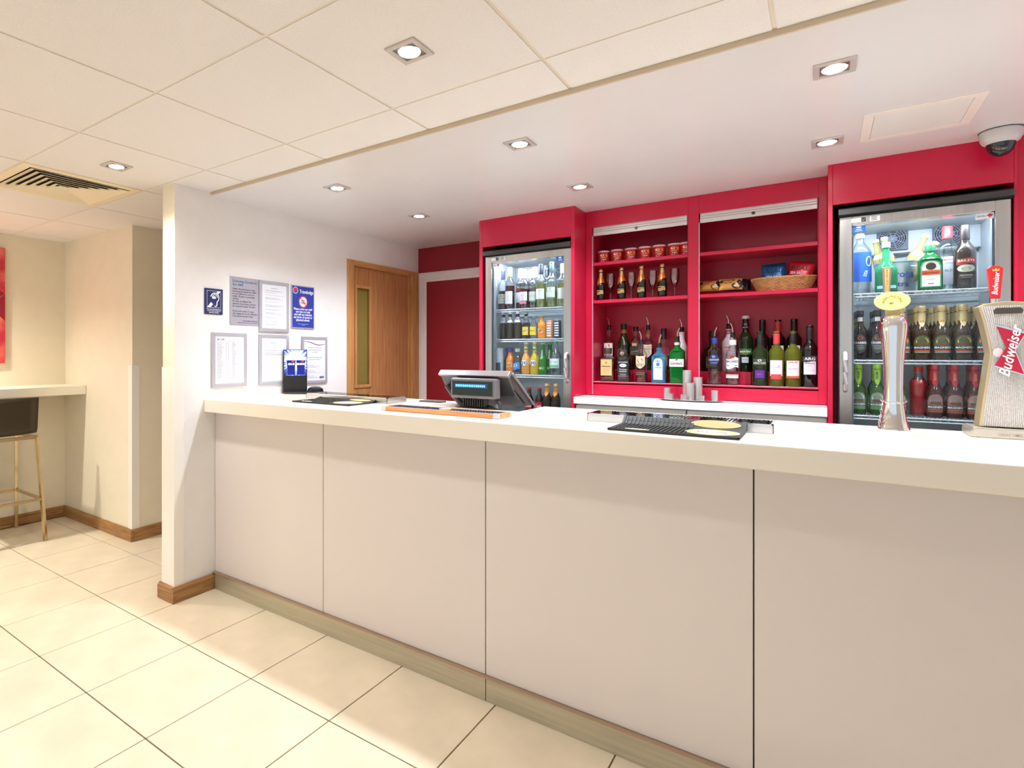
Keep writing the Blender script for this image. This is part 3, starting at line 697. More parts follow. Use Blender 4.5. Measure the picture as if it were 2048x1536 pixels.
# drip trays with grids
def drip_tray(label, x0, x1, y0, y1):
    t = thing('drip_tray', label, 'drip tray', ((x0+x1)/2, (y0+y1)/2, ZT), 0, 'steel drip trays on the counter'); a = (x1-x0)/2; b = (y1-y0)/2
    m_ = MB().box(-a, a, -b, b, 0, .002).box(-a, a, -b, -b+.002, .002, .028).box(-a, a, b-.002, b, .002, .028).box(-a, -a+.002, -b, b, .002, .028).box(a-.002, a, -b, b, .002, .028)
    m_.build('tray', M_steel_h, t)
    g = MB(); n = int(2*a/.0115)
    for k in range(n): x = -a+.006+(2*a-.012)*k/(n-1); g.box(x-.0028, x+.0028, -b+.010, b-.010, .0285, .0305)
    g.box(-a, a, -b, -b+.010, .028, .031).box(-a, a, b-.010, b, .028, .031).box(-a, -a+.006, -b, b, .028, .031).box(a-.006, a, -b, b, .028, .031)
    g.build('grille', M_chrome, t)
    MB().box(-a+.004, a-.004, -b+.004, b-.004, .010, .012).build('tray_floor', M_dgrey, t)
    return t
drip_tray('long steel drip tray under the bar mat beside the drinks display', -2.385, -1.79, 2.235, 2.40)
drip_tray('long steel drip tray under the bar mat, right of the till', -.722, -.122, 2.128, 2.262)
MB_strip = tag(MB().box(-1.735, -1.60, 2.44, 2.50, ZT, ZT+.008).build('counter_strip', M_dgrey, bevel=.002), 'short dark grey strip lying on the counter behind the left drip tray', 'strip')
# ribbed bar mats with an oval print; the back edge is propped up on the drip tray
def bar_mat(label, x0, x1, y0, yb, y1, zt):
    t = thing('bar_mat', label, 'bar mat', ((x0+x1)/2, y0, ZT), 0, 'black rubber bar mats'); a = (x1-x0)/2; d1_ = yb-y0; d2_ = y1-y0
    def zz(y): return 0.0005 if y <= d1_ else .0005+(zt-.0005)*(y-d1_)/(d2_-d1_)
    n = 10; b = MB(); prof_ = [(0, zz(0)), (d1_, zz(d1_)), (d2_, zz(d2_)), (d2_, zz(d2_)+.004), (d1_-.003, zz(d1_)+.005), (0, zz(0)+.005)]
    b.prism(prof_, -a, a, 'x'); mo = b.build('mat_base', M_rubber, t, bevel=.001, seg=1)
    r = MB()
    def strip(xa, xb, ya, yb_):
        pts = [(ya, zz(ya)), (min(max(d1_-.003, ya), yb_), 0), (yb_, 0)]
        q = [ya]+([d1_-.003] if ya < d1_-.003 < yb_ else [])+[yb_]
        for u, v in zip(q, q[1:]):
            r.add([(xa,u,zz(u)+.004),(xb,u,zz(u)+.004),(xb,v,zz(v)+.004),(xa,v,zz(v)+.004),(xa,u,zz(u)+.0072),(xb,u,zz(u)+.0072),(xb,v,zz(v)+.0068),(xa,v,zz(v)+.0068)], [(4,5,6,7),(0,1,5,4),(1,2,6,5),(2,3,7,6),(3,0,4,7)])
    for k in range(17): x = -a+.012+k*.0135; strip(x, x+.0055, .012, d2_-.006)
    for k in range(14): y = .012+k*(d2_-.02)/14; strip(-a+.012, -a+.235, y, y+.0045)
    strip(-a, a, 0, .008); strip(-a, -a+.008, 0, d2_); strip(a-.008, a, 0, d2_)
    r.build('ribs', M_rubber, mo)
    cxo = a-.085
    o = MB(); o.add([(cxo+.078*cos(k*pi/16), .088+.072*sin(k*pi/16), .0074) for k in range(32)], [tuple(range(32))]); oo = o.build('oval_print', ink((206,194,170)), t)
    o = MB(); v = [(cxo+q*.078*cos(k*pi/16), .088+q*.072*sin(k*pi/16), .0078) for q in (.92, .72) for k in range(32)]; o.add(v, [(k, (k+1) % 32, 32+(k+1) % 32, 32+k) for k in range(32)]); o.build('gold_ring', ink((206,172,96)), oo)
    p = MB(); fn = lambda u, v: (u, v, .0080); put_text(p, 'EST 1778', cxo, .088, .026, fn, .085, .01); p.build('lettering', ink((70,58,36)), oo)
    o = MB(); o.add([(-a+.09+.040*cos(k*pi/10), .022+.012*sin(k*pi/10), .0080) for k in range(20)], [tuple(range(20))]); o.build('small_print', ink((226,206,170)), t)
    ym = (d1_+d2_)/2; hy = (d2_-d1_)/2-.003
    o = MB().add([(a-.088+.074*cos(k*pi/12), ym+hy*sin(k*pi/12), zz(ym+hy*sin(k*pi/12))+.0078) for k in range(24)], [tuple(range(24))]); o.build('gold_print', ink((190,152,96)), t)
    return t
bar_mat('black rubber bar mat with cream oval print beside the drinks display', -2.275, -1.868, 2.03, 2.20, 2.232, .010)
bar_mat('black rubber bar mat with cream oval print, right of the till', -.582, -.195, 1.917, 2.09, 2.126, .028)
# wooden tray with blue mesh
tr = thing('mesh_tray', 'shallow wooden tray with blue mesh and metal corners in front of the till', 'tray', (-1.315, 2.03, ZT))
a, b = .295, .060
MB().box(-a, a, -b, -b+.012, 0, .020).build('side_rail', M_traywood, tr, bevel=.001, seg=1); MB().box(-a, a, b-.012, b, 0, .020).build('side_rail', M_traywood, tr, bevel=.001, seg=1)
MB().box(-a, -a+.012, -b+.012, b-.012, 0, .020).build('end_rail', M_traywood, tr, bevel=.001, seg=1); MB().box(a-.012, a, -b+.012, b-.012, 0, .020).build('end_rail', M_traywood, tr, bevel=.001, seg=1)
MB().box(-a+.012, a-.012, -b+.012, b-.012, .004, .012).build('tray_bed', ink((30,36,60)), tr)
g = MB()
for k in range(44):
    x = -a+.018+k*.0128
    if abs(x-.01) < .028: continue
    for q in range(7): g.box(x+(q % 2)*.0064, x+.0075+(q % 2)*.0064, -b+.016+q*.0128, -b+.024+q*.0128, .012, .0195)
g.build('blue_mesh', mat('mesh_blue', (36,50,92), .4), tr)['kind'] = 'stuff'
MB().lathe([(.026, .012), (.026, .0205), (0, .0215)], 24, .01, 0).build('round_badge', ink((222,196,150)), tr)
for sx in (-1, 1):
    for sy in (-1, 1):
        x, y = sx*a, sy*b
        MB().box(min(x, x-sx*.022)-.001, max(x, x-sx*.022)+.001, min(y, y-sy*.014)-.001, max(y, y-sy*.014)+.001, -.0, .0215).build('metal_corner', M_alu, tr, bevel=.001, seg=1)

# till
po = thing('till', 'dark grey touch-screen till seen from behind with a glowing customer display', 'till', (-1.335, 2.40, .95))
z0 = .95
body = [(-.085, 1.252-z0), (-.058, 1.268-z0), (-.046, 1.262-z0), (.192, 1.094-z0), (.165, 1.094-z0), (.100, 1.096-z0), (.0, 1.150-z0), (-.05, 1.205-z0)]
MB().prism(body, -.186, .186, 'x').build('screen_housing', M_dgrey, po, bevel=.006)
MB().prism([(-.094, 1.246-z0), (-.070, 1.270-z0), (-.050, 1.270-z0), (-.044, 1.258-z0), (-.075, 1.238-z0)], -.192, .190, 'x').build('top_bezel', M_mgrey, po, bevel=.003)
MB().prism([(-.046, 1.264-z0), (.200, 1.094-z0), (.186, 1.094-z0), (-.056, 1.255-z0)], .187, .196, 'x').build('side_bezel', M_mgrey, po, bevel=.002)
MB().prism([(-.046, 1.264-z0), (.200, 1.094-z0), (.186, 1.094-z0), (-.056, 1.255-z0)], -.198, -.187, 'x').build('side_bezel', M_mgrey, po, bevel=.002)
vn = MB()
for k in range(5): vn.bar((.1865, -.020+k*.020, 1.180-z0-k*.012), (.1865, .022+k*.020, 1.148-z0-k*.012), .003, .007)
vn.build('vent_slots', M_black, po)
cd = MB().box(-.098, .142, -.125, -.070, 1.140-z0, 1.234-z0).build('customer_display', mat('display_case', (104,98,100), .35), po, bevel=.008)
sc_ = MB().box(-.086, .128, -.1265, -.1245, 1.154-z0, 1.220-z0).build('screen', mat('screen_olive', (30,34,24), .15), cd)
p = MB()
for k in range(16):
    x = -.066+k*.0100; p.rect(x, x+.0058, 1.1945-z0, 1.2045-z0, -.1272)
p.build('digits', mat('vfd_cyan', (120,225,255), .4, emit=2.2, ec=(70,205,255)), sc_)
MB().rect(-.074, .102, 1.189-z0, 1.210-z0, -.1268).build('digit_glow', mat('vfd_glow', (6,40,60), .4, emit=.22, ec=(0,110,190)), sc_)
st_ = MB().prism([(-.10, 0), (.15, 0), (.15, .03), (.05, .06), (-.02, .145), (-.07, .16), (-.09, .10)], -.060, .09, 'x').build('stand', mat('till_stand', (44,42,36), .45), po, bevel=.008)
fl_ = MB()
for k in range(10): fl_.box(-.045+k*.0125, -.039+k*.0125, -.098, -.06, .150, .185)
fl_.build('heat_sink_fins', M_black, po)
MB().box(-.07, .13, -.095, -.055, .06, .145).build('cable_cover', mat('till_olive', (66,62,52), .4), po, bevel=.01)
MB().tube([(.14, -.085, .06), (.15, -.085, .12), (.142, -.08, .17), (.10, -.07, .20)], .009, 8).build('support_arm', M_dgrey, po, smooth=True)
MB().tube([(-.06, -.06, .145), (-.12, -.055, .19), (-.165, -.05, .24)], .014, 8).build('support_arm', M_dgrey, po, smooth=True)

# tall chrome ale tap
tp = thing('beer_tap', 'tall tulip-shaped chrome beer tap with yellow oval badge', 'beer tap', (.199, 2.50, ZT))
MB().lathe([(0, 0), (.043, 0), (.043, .006), (.040, .012), (.034, .035), (.0275, .085), (.0255, .14), (.027, .22), (.032, .29), (.037, .335), (.0375, .355), (.034, .374), (.024, .388), (0, .392)], 36).build('column', M_chrome, tp, smooth=True, ang=60)
MB().lathe([(0, 0), (.014, 0), (.014, .05), (0, .05)], 16, -.022, .045, .31).build('rear_nozzle', mat('nozzle_red', (96,16,30), .25), tp, smooth=True)
MB().box(-.022, .016, -.012, .016, .385, .425).build('badge_post', mat('brass_pale', (200,172,128), .3, .6), tp, bevel=.003)
bd = MB(); n = 32; bx, bz = -.006, .435
for k in range(n): pass
outl = [(bx+.047*cos(2*pi*k/n), bz+.031*sin(2*pi*k/n)+.004*cos(2*pi*k/n)*0) for k in range(n)]
bo = MB().prism(outl, -.030, -.016, 'y').build('badge', mat('badge_yellow', (240,238,130), .3, emit=.12, ec=(250,250,190)), tp, bevel=.002)
p = MB()
for k, ch in enumerate('BODDINGTONS'):
    an_ = R_(172-k*16.4); put_text(p, ch, bx+.023*cos(an_), bz-.006+.021*sin(an_), .0085, flat(-.0312), bold=.03, rot=an_-pi/2)
arc(p, bx, bz-.006, .029, R_(5), R_(175), .0008, 18, -.0312); arc(p, bx, bz-.006, .0155, R_(5), R_(175), .0008, 18, -.0312); put_text(p, '1887', bx-.002, bz-.008, .0075, flat(-.0312), bold=.05)
p.rect(bx-.029, bx-.016, bz-.0085, bz-.0078, -.0306).rect(bx+.016, bx+.029, bz-.0085, bz-.0078, -.0306)
p.build('lettering', ink((120,104,30)), bo)
hd = MB().prism([(-.026, .462), (-.010, .462), (-.0045, .552), (-.031, .552)], -.014, .012, 'y').build('handle', mat('handle_pewter', (170,158,148), .3, .7), tp, bevel=.002)
MB().prism([(-.0215, .466), (-.0145, .466), (-.0115, .546), (-.0245, .546)], -.0152, -.0138, 'y').build('handle_inlay', ink((226,172,96)), hd)
p = MB()
for k, ch in enumerate('BODDINGTONS'): put_text(p, ch, -.018, .540-k*.0072, .0075, flat(-.0158), bold=.01)
p.build('lettering', ink((92,58,24)), hd)
ch_ = MB(); r_ = .0335
for k in range(26):
    a0 = 2*pi*k/26; c0 = (r_*cos(a0), r_*sin(a0)); zc_ = .098+.004*sin(a0)
    tx, ty = -sin(a0), cos(a0); rx_, ry_ = cos(a0), sin(a0); lk_ = []
    for q in range(8):
        g_ = 2*pi*q/8; l_ = .0055*cos(g_); s_ = .0026*sin(g_)
        if k % 2: lk_.append((c0[0]+tx*l_, c0[1]+ty*l_, zc_+s_))
        else: lk_.append((c0[0]+tx*l_+rx_*s_, c0[1]+ty*l_+ry_*s_, zc_))
    ch_.tube(lk_, .0009, 5, True)
for k in range(9):
    zc_ = .092-k*.0095; xo = -.030-.010*k/9; lk_ = []
    for q in range(8):
        g_ = 2*pi*q/8; l_ = .0055*cos(g_); s_ = .0026*sin(g_); lk_.append((xo+(s_ if k % 2 else 0), -.016+(0 if k % 2 else s_), zc_+l_))
    ch_.tube(lk_, .0009, 5, True)
ch_.build('chain', M_chrome, tp)

# lager font with waisted body
bt = thing('beer_tap', 'waisted ribbed silver beer tap with red bow-tie badge at the right edge', 'beer tap', (.460, 2.50, ZT))
out_ = [(-.062, .030), (-.055, .10), (-.046, .18), (-.0375, .258), (-.043, .30), (-.054, .365), (-.064, .405), (-.045, .414), (0, .420), (.045, .414), (.064, .405), (.054, .365), (.043, .30), (.0375, .258), (.046, .18), (.055, .10), (.062, .030)]
MB().prism(out_, -.040, .040, 'y').build('body', mat('font_gold_edge', (212,190,150), .28, .7), bt, bevel=.003)
rib = MB()
def half(z):
    pts = [p for p in out_[:9]]
    for (xa, za), (xb, zb) in zip(pts[:7], pts[1:7]):
        if za <= z <= zb: return -(xa+(xb-xa)*(z-za)/(zb-za))
    return .062
zs_ = [.034+.371*k/24 for k in range(25)]; nb = 23
for k in range(nb):
    u0, u1 = -1+2*k/nb, -1+2*(k+1)/nb; um = (u0+u1)/2; v = []
    for z in zs_:
        hh = half(z)-.007; bow = lambda u: -.0405-.010*(1-u*u)
        v += [(u0*hh, bow(u0), z), (um*hh, bow(um)-.0018, z), (u1*hh, bow(u1), z)]
    rib.add(v, [(3*q+s, 3*q+s+1, 3*q+s+4, 3*q+s+3) for q in range(len(zs_)-1) for s in (0, 1)])
rib.build('ribbed_front', mat('font_silver', (220,214,210), .32, .45, var=(300, .25)), bt)
bs_ = MB().prism([(-.086, 0), (.086, 0), (.086, .020), (.078, .030), (-.078, .030), (-.086, .020)], -.075, .06, 'y').build('base', mat('font_base', (196,184,172), .3, .8), bt, bevel=.004)
put_text(MB(), 'GREAT TIMES', .0, .012, .010, flat(-.0756), .052, .01).build('lettering', ink((150,140,130), .4, .5), bs_)
bow_ = [(-.026, .342), (-.006, .276), (-.030, .222), (.032, .196), (.012, .268), (.034, .318)]
bb_ = [(p[0]*1.10+.001, (p[1]-.27)*1.07+.27) for p in bow_]
bq = MB().prism(bb_, -.0555, -.0515, 'y').build('badge_rim', M_chrome, bt)
bq2 = MB().prism(bow_, -.0575, -.0556, 'y').build('bow_tie_badge', mat('badge_red', (170,20,48), .25), bt)
put_text(MB(), 'Budweiser', .004, .268, .036, flat(-.0582), .158, .012, .35, rot=R_(80)).build('lettering', ink((246,236,238)), bq2)
MB().disc(-.022, .262, .011, -.0526, 16, .014).build('crown_emblem', ink((232,200,200)), bt)
MB().prism([(-.030, .380), (.028, .380), (.032, .390), (.026, .398), (-.026, .398), (-.032, .390)], -.0535, -.048, 'y').build('crest_plate', mat('crest_dark', (92,84,74), .35, .7), bt)
MB().lathe([(.010, .415), (.010, .434), (0, .434)], 14, -.022, 0).build('handle_collar', M_chrome, bt, smooth=True)
hb = MB().prism([(-.030, .430), (-.010, .430), (-.0035, .525), (-.012, .532), (-.030, .532), (-.0375, .525)], -.014, .010, 'y').build('handle', mat('handle_red', (214,36,42), .25), bt, bevel=.002)
put_text(MB(), 'Budweiser', -.020, .478, .019, flat(-.0146), .072, .01, .35, rot=R_(86)).build('lettering', ink((250,240,238)), hb)
cr_ = MB(); cr_.quad((-.027,-.0146,.516),(-.013,-.0146,.516),(-.012,-.0146,.524),(-.0165,-.0146,.519),(-.020,-.0146,.526),(-.0235,-.0146,.519),(-.028,-.0146,.524)); cr_.build('crown_emblem', ink((236,180,96)), hb)

# ================================================================ FAR LEFT: SHELF, STOOL, PICTURE
sh_ = thing('wall_shelf', 'white wall-mounted drinks shelf above the bar stool', 'shelf', (-5.10, 1.20, 1.028))
MB().box(.0, .385, -1.4, .858, 0, .070).build('board', mat('shelf_white', (244,238,220), .3), sh_, bevel=.004)
for y in (.50, -.5): MB().prism([(0, -.001), (0, -.13), (.012, -.13), (.30, -.012), (.30, -.001)], y-.004, y+.004, 'y').build('bracket', mat('bracket_white', (236,226,200), .4), sh_)
pi_ = thing('wall_picture', 'red abstract canvas picture cut by the left edge of the photo', 'picture', (-5.10, 1.17, 1.275))
MB().box(.0, .03, -.455, .455, 0, .888).build('canvas', mat('canvas_red', (196,40,64), .6, var=(7, .3), c2=(240,120,104)), pi_, bevel=.003)
random.seed(3)
for k in range(9):
    y = -.40+.8*random.random() if k > 4 else .30+.13*random.random(); z = .1+.7*random.random(); r1 = .05+.05*random.random()
    o = MB().add([(.0306+.0003*k, max(-.45, min(.453, y+r1*cos(a_*pi/7)*(1+.4*sin(a_*2.3+k)))), max(.01, min(.88, z+1.3*r1*sin(a_*pi/7)*(1+.4*cos(a_*1.7+k))))) for a_ in range(14)], [tuple(range(14))]); o.build('painted_shape', ink(((244,140,124), (150,20,40), (226,70,76))[k % 3]), pi_)
st = thing('bar_stool', 'bar stool with black moulded shell and square chrome legs by the shelf', 'bar stool', (-4.78, 1.47, 0))
M_leg = mat('stool_chrome', (196,176,140), .18, 1.)
legs = [((.19, .195, .745), (.265, .225, 0)), ((-.19, .195, .745), (-.25, .215, 0)), ((.19, -.195, .745), (.265, -.225, 0)), ((-.19, -.195, .745), (-.25, -.215, 0))]
for a_, b_ in legs: MB().bar(b_, a_, .022, .022).build('leg', M_leg, st, bevel=.002, seg=1)
fz = .30
def on(l, z):
    (xa, ya, za), (xb, yb, zb) = l; t_ = (z-zb)/(za-zb); return (xb+(xa-xb)*t_, yb+(ya-yb)*t_, z)
for i, j in ((0, 1), (2, 3), (1, 3), (0, 2)): MB().bar(on(legs[i], fz), on(legs[j], fz), .018, .018).build('footrest_rail', M_leg, st)
for i, j in ((0, 1), (2, 3), (1, 3), (0, 2)): MB().bar(legs[i][0], legs[j][0], .022, .022).build('seat_rail', M_leg, st)
shell = MB(); v = []; nv, nu = 14, 8
for i in range(nv):
    s_ = i/(nv-1)
    if s_ < .45: x, z = -.20+.36*s_/.45, .765+.0*s_
    elif s_ < .62:
        q = (s_-.45)/.17*pi/2; x, z = .16+.055*sin(q), .765+.055*(1-cos(q))
    else: q = (s_-.62)/.38; x, z = .215+.022*q*1.0, .82+.215*q
    hw = .192 if s_ < .9 else .192
    for j in range(nu):
        u = -1+2*j/(nu-1); v.append((x+(.014*(u*u) if s_ < .5 else -.0+.016*(1-u*u)), u*hw, z+(.010*u*u if s_ < .5 else 0)))
shell.add(v, [(i*nu+j, i*nu+j+1, (i+1)*nu+j+1, (i+1)*nu+j) for i in range(nv-1) for j in range(nu-1)])
so_ = shell.build('seat_shell', mat('stool_black', (52,40,26), .38), st, smooth=True, ang=60); sm = so_.modifiers.new('thick', 'SOLIDIFY'); sm.thickness = .014
# ================================================================ BOTTLES, GLASSES, PACKETS
M_spout = mat('spout_steel', (214,190,176), .25, .9)
def bottle(name, label, loc, R, H, zs, zn, rn, gl, cap=None, liq=None, pour=0, labels=(), sq=0, dy=1., rz=0, group=None, cat='bottle', extra=None, seg=20, foot=None):
    """gl: material. cap: (z0, z1, r, colour[, rough, metal]). liq: (level, material).
    labels: dicts z0,z1,w,c, shape, t=[(text, v, size, colour, width, opts)]. pour: spout on top."""
    t = thing(name, label, cat, loc, rz, group)
    pr = [(0, 0), (R*.90, 0), (R, .006)]
    if foot: pr = [(0, 0), (foot[0]*.94, 0), (foot[0], .006), (foot[0], foot[1]*.6), (R, foot[1])]
    pr += [(R, zs)]
    for k in range(1, 7):
        q = k/6; s = .5-.5*cos(q*pi); pr.append((R+(rn-R)*s, zs+(zn-zs)*q))
    pr += [(rn, H-.012), (rn*1.12, H-.011), (rn*1.12, H-.001), (rn*.9, H)]
    if sq:
        MB().loft(pr, 28, dy, sq, zs).build('bottle_body', gl, t, smooth=True, ang=40)
    else:
        MB().lathe(pr+[(0, H)], seg).build('bottle_body', gl, t, smooth=True, ang=40)
    if liq:
        lv, lm = liq; k_ = .90; lp = [(R*k_*.9, .006), (R*k_, .012), (R*k_, min(lv, zs))]
        if lv > zs:
            for k in range(1, 5):
                z = zs+(min(lv, zn)-zs)*k/4; q = (z-zs)/(zn-zs); s = .5-.5*cos(q*pi); lp.append((max(.004, (R+(rn-R)*s)*k_-.001), z))
            if lv > zn: lp.append((rn*k_-.001, lv))
        (MB().loft(lp, 28, dy, sq, zs) if sq else MB().lathe(lp+[(0, lp[-1][1])], seg)).build('liquid', lm, t, smooth=True, ang=40)
    if cap:
        z0, z1, r, c = cap[:4]; m = c if not isinstance(c, tuple) else ink(c, cap[4] if len(cap) > 4 else .4, cap[5] if len(cap) > 5 else 0.)
        MB().lathe([(r, z0), (r, z1-.002), (r*.94, z1), (0, z1)], seg).build('cap', m, t, smooth=True, ang=40)
    if pour:
        s_ = MB().lathe([(rn*.9, H-.002), (.0135, H), (.0125, H+.004), (.011, H+.024), (.0135, H+.026), (.012, H+.030), (0, H+.030)], 14).build('stopper', M_black, t, smooth=True)
        d = -1 if pour > 0 else 1
        MB().tube([(0, 0, H+.028), (.001*d, 0, H+.050), (.006*d, 0, H+.066), (.012*d, 0, H+.080)], .0046, 7, r2=.0034).build('spout', M_spout, s_, smooth=True)
    body_pr = pr[2:] if not foot else pr[2:]
    def rad(z):
        for (ra, a_), (rb, b_) in zip(body_pr, body_pr[1:]):
            if a_ <= z <= b_: return ra+(rb-ra)*((z-a_)/(b_-a_) if b_ > a_ else 0)
        return body_pr[-1][0]
    for li, lb in enumerate(labels):
        e0 = .0008+.0014*li; neck = 'r' in lb and lb['r'] is not None; rref = rad((lb['z0']+lb['z1'])/2)
        def surf(e, rref=rref): return lambda u, v: ((rad(v)+e)*sin(u/rref), -(rad(v)+e)*cos(u/rref), v)
        fl2 = sq and not neck
        fn = flat(-R*dy-e0) if fl2 else surf(e0)
        f2 = flat(-R*dy-e0-.0005) if fl2 else surf(e0+.0005)
        f3 = flat(-R*dy-e0-.0010) if fl2 else surf(e0+.0010)
        vee = lb.get('shape') == 'vee'
        lo = patch(fn, 6.2*rref if vee else lb['w'], lb['z0'], lb['z1'], lb.get('shape', 'rect'), 24 if vee else 12, 6 if neck else (3 if not sq else 1)).build('paper_label' if not lb.get('n') else lb['n'], ink(lb['c'], lb.get('rough', .55), lb.get('metal', 0.)), t, smooth=True)
        by = {}
        for q in lb.get('t', ()):
            s, v, sz, c = q[:4]; wd = q[4] if len(q) > 4 else None; o = q[5] if len(q) > 5 else {}
            mb = by.setdefault(c, MB())
            if s == '#line': mb.add([f2(o.get('u', 0)-wd/2+wd*i/6, v+j*sz) for i in range(7) for j in (0, 1)], [(2*i, 2*i+2, 2*i+3, 2*i+1) for i in range(6)])
            elif s == '#disc': mb.add([f2(o.get('u', 0)+wd/2*cos(k*pi/8), v+sz/2*sin(k*pi/8)) for k in range(16)], [tuple(range(16))])
            else: put_text(mb, s, o.get('u', 0), v, sz, f3, wd, o.get('b', .01), o.get('s', 0), rot=o.get('rot', 0))
        for c, mb in by.items(): mb.build('lettering', ink(c), lo)
    if extra: extra(t)
    return t
g_clear = glass('glass_clear', (232,236,236), .045, .04, .5)
g_white = glass('glass_clear_cool', (226,238,240), .16, .04, .5)
g_frost = mat('glass_frosted', (214,200,206), .35, var=(30, .05))
g_dark = mat('glass_dark_wine', (14,12,10), .08, spec=.7)
g_dgreen = glass('glass_dark_green', (26,44,20), .80, .06, .2)
g_olive = glass('glass_olive', (128,132,40), .42, .05, .5)
g_green = glass('glass_green', (22,140,52), .55, .05, .4)
g_amber = glass('glass_amber_brown', (96,44,18), .7, .05, .3)
g_brown = mat('glass_brown_cider', (56,38,24), .10, spec=.7)
g_blue = glass('glass_pale_blue', (110,190,220), .28, .05, .5)
l_amber = glass('liquid_amber', (150,62,26), .62, .1, .2)
l_whisky = glass('liquid_dark_whisky', (70,34,20), .75, .1, .2)
l_red = glass('liquid_red_wine', (84,14,24), .88, .1, .1)
l_rose = glass('liquid_rose', (206,96,96), .6, .1, .2)
l_white = glass('liquid_white_wine', (190,194,60), .55, .1, .2)
l_blue = mat('liquid_blue', (30,150,205), .25)
l_water = glass('liquid_water', (222,232,236), .10, .05, .2)
l_green = glass('liquid_green', (12,110,40), .75, .1, .2)
CR = (232,214,170); WH = (240,236,236); BK = (24,22,24); RED = (196,40,44); GOLD = (196,158,84)
ZB = 1.172; ZR = 1.2452; F = 3.652; BKY = 3.795
# --- left bay, front row
bottle('liqueur_bottle', 'square amber liqueur bottle with cream label and broad flat cap', (-1.107, F, ZB), .047, .192, .152, .178, .014, g_clear, (.176, .215, .026, (66,54,44), .4), (.128, l_amber), 0,
       [dict(z0=.038, z1=.142, w=.070, c=(228,196,132), t=[('DISARONNO', .096, .012, BK, .056), ('#disc', .120, .012, (180,130,70), .012), ('#line', .082, .001, (150,120,80), .04), ('#line', .074, .001, (150,120,80), .046), ('#line', .066, .001, (150,120,80), .036)])], 6, .62)
bottle('whiskey_bottle', 'square whiskey bottle with black and white label beside the cream-labelled liqueur', (-1.002, F, ZB), .037, .205, .155, .185, .013, g_clear, None, (.11, l_whisky), 1,
       [dict(z0=.036, z1=.138, w=.066, c=BK, t=[("JACK DANIEL'S", .124, .011, WH, .056), ('#disc', .104, .022, WH, .042), ('No.7', .104, .013, BK, .02), ('Tennessee', .080, .011, WH, .046, dict(s=.3)), ('WHISKEY', .066, .012, WH, .048), ('#line', .050, .0012, WH, .044), ('#line', .044, .0012, WH, .036), ('#line', .037, .0012, WH, .060)])], 6, .9)
bottle('rum_bottle', 'spiced rum bottle with cream shield label and red round emblem', (-.900, F, ZB), .035, .238, .165, .222, .013, g_clear, None, (.06, l_amber), 1,
       [dict(z0=.086, z1=.166, w=.060, c=(232,216,180), shape='shield', t=[('#disc', .136, .030, (150,44,30), .030), ('ORIGINAL', .113, .010, BK, .046), ('SPICED', .102, .010, BK, .034)]), dict(z0=.042, z1=.064, w=.056, c=(60,52,44), t=[('#line', .058, .0014, (190,180,150), .05), ('#line', .048, .0014, (190,180,150), .05)])])
bottle('gin_bottle', 'pale blue square gin bottle with white label', (-.797, F, ZB), .040, .215, .160, .192, .0145, g_blue, None, (.135, l_blue), -1,
       [dict(z0=.020, z1=.150, w=.052, c=(238,238,242), shape='arch', t=[('BOMBAY', .133, .011, (40,40,70), .034), ('#disc', .113, .024, (70,130,190), .022), ('SAPPHIRE', .093, .010, (40,40,70), .040), ('#line', .080, .001, (120,130,150), .03), ('#line', .072, .001, (120,130,150), .034), ('#line', .064, .001, (120,130,150), .026), ('#line', .05, .001, (120,130,150), .03)])], 6, .75)
bottle('gin_bottle', 'bright green gin bottle with a white band label beside the middle post', (-.694, F, ZB), .040, .252, .188, .222, .0145, g_green, None, (.10, l_green), -1,
       [dict(z0=.100, z1=.146, w=.079, c=(240,238,236), t=[("Gordon's", .120, .026, (70,62,60), .064, dict(s=.3)), ('#disc', .141, .008, BK, .010)]), dict(z0=.230, z1=.245, w=.06, c=WH, r=.0165, n='neck_label')], 6, .70)
# --- left bay, back row
bottle('whisky_bottle', 'clear whisky bottle with red game-bird label at the back left of the left bay', (-1.140, BKY, ZR), .035, .265, .178, .225, .0135, g_clear, None, (.15, l_amber), 1,
       [dict(z0=.085, z1=.175, w=.064, c=(238,226,216), t=[('#disc', .150, .022, (176,52,40), .026), ('#disc', .163, .010, (176,52,40), .008, dict(u=.008)), ('#line', .126, .010, (220,150,110), .06), ('FAMOUS', .112, .010, BK, .044)])])
bottle('whisky_bottle', 'dark green triangular whisky bottle with gold neck at the back', (-1.045, BKY, ZR), .038, .285, .165, .250, .015, g_dgreen, (.262, .300, .0185, (30,34,24)), None, 0,
       [dict(z0=.240, z1=.262, w=.055, c=(176,136,60), r=.0165, n='neck_foil'), dict(z0=.055, z1=.15, w=.066, c=(60,48,30), shape='oval', t=[('#disc', .105, .03, (220,210,190), .024), ('12', .128, .016, GOLD, .018)])], 3.0)
bottle('whisky_bottle', 'square whisky bottle with a slanted dark label at the back', (-.970, BKY, ZR), .031, .268, .180, .235, .0125, g_clear, (.250, .280, .0155, (34,26,24)), (.17, l_whisky), 0,
       [dict(z0=.095, z1=.150, w=.058, c=(40,34,28), shape='slant', t=[('WALKER', .118, .012, GOLD, .044, dict(rot=.2)), ('#line', .102, .0015, GOLD, .05)]), dict(z0=.155, z1=.172, w=.03, c=(200,150,110))], 6, 1.)
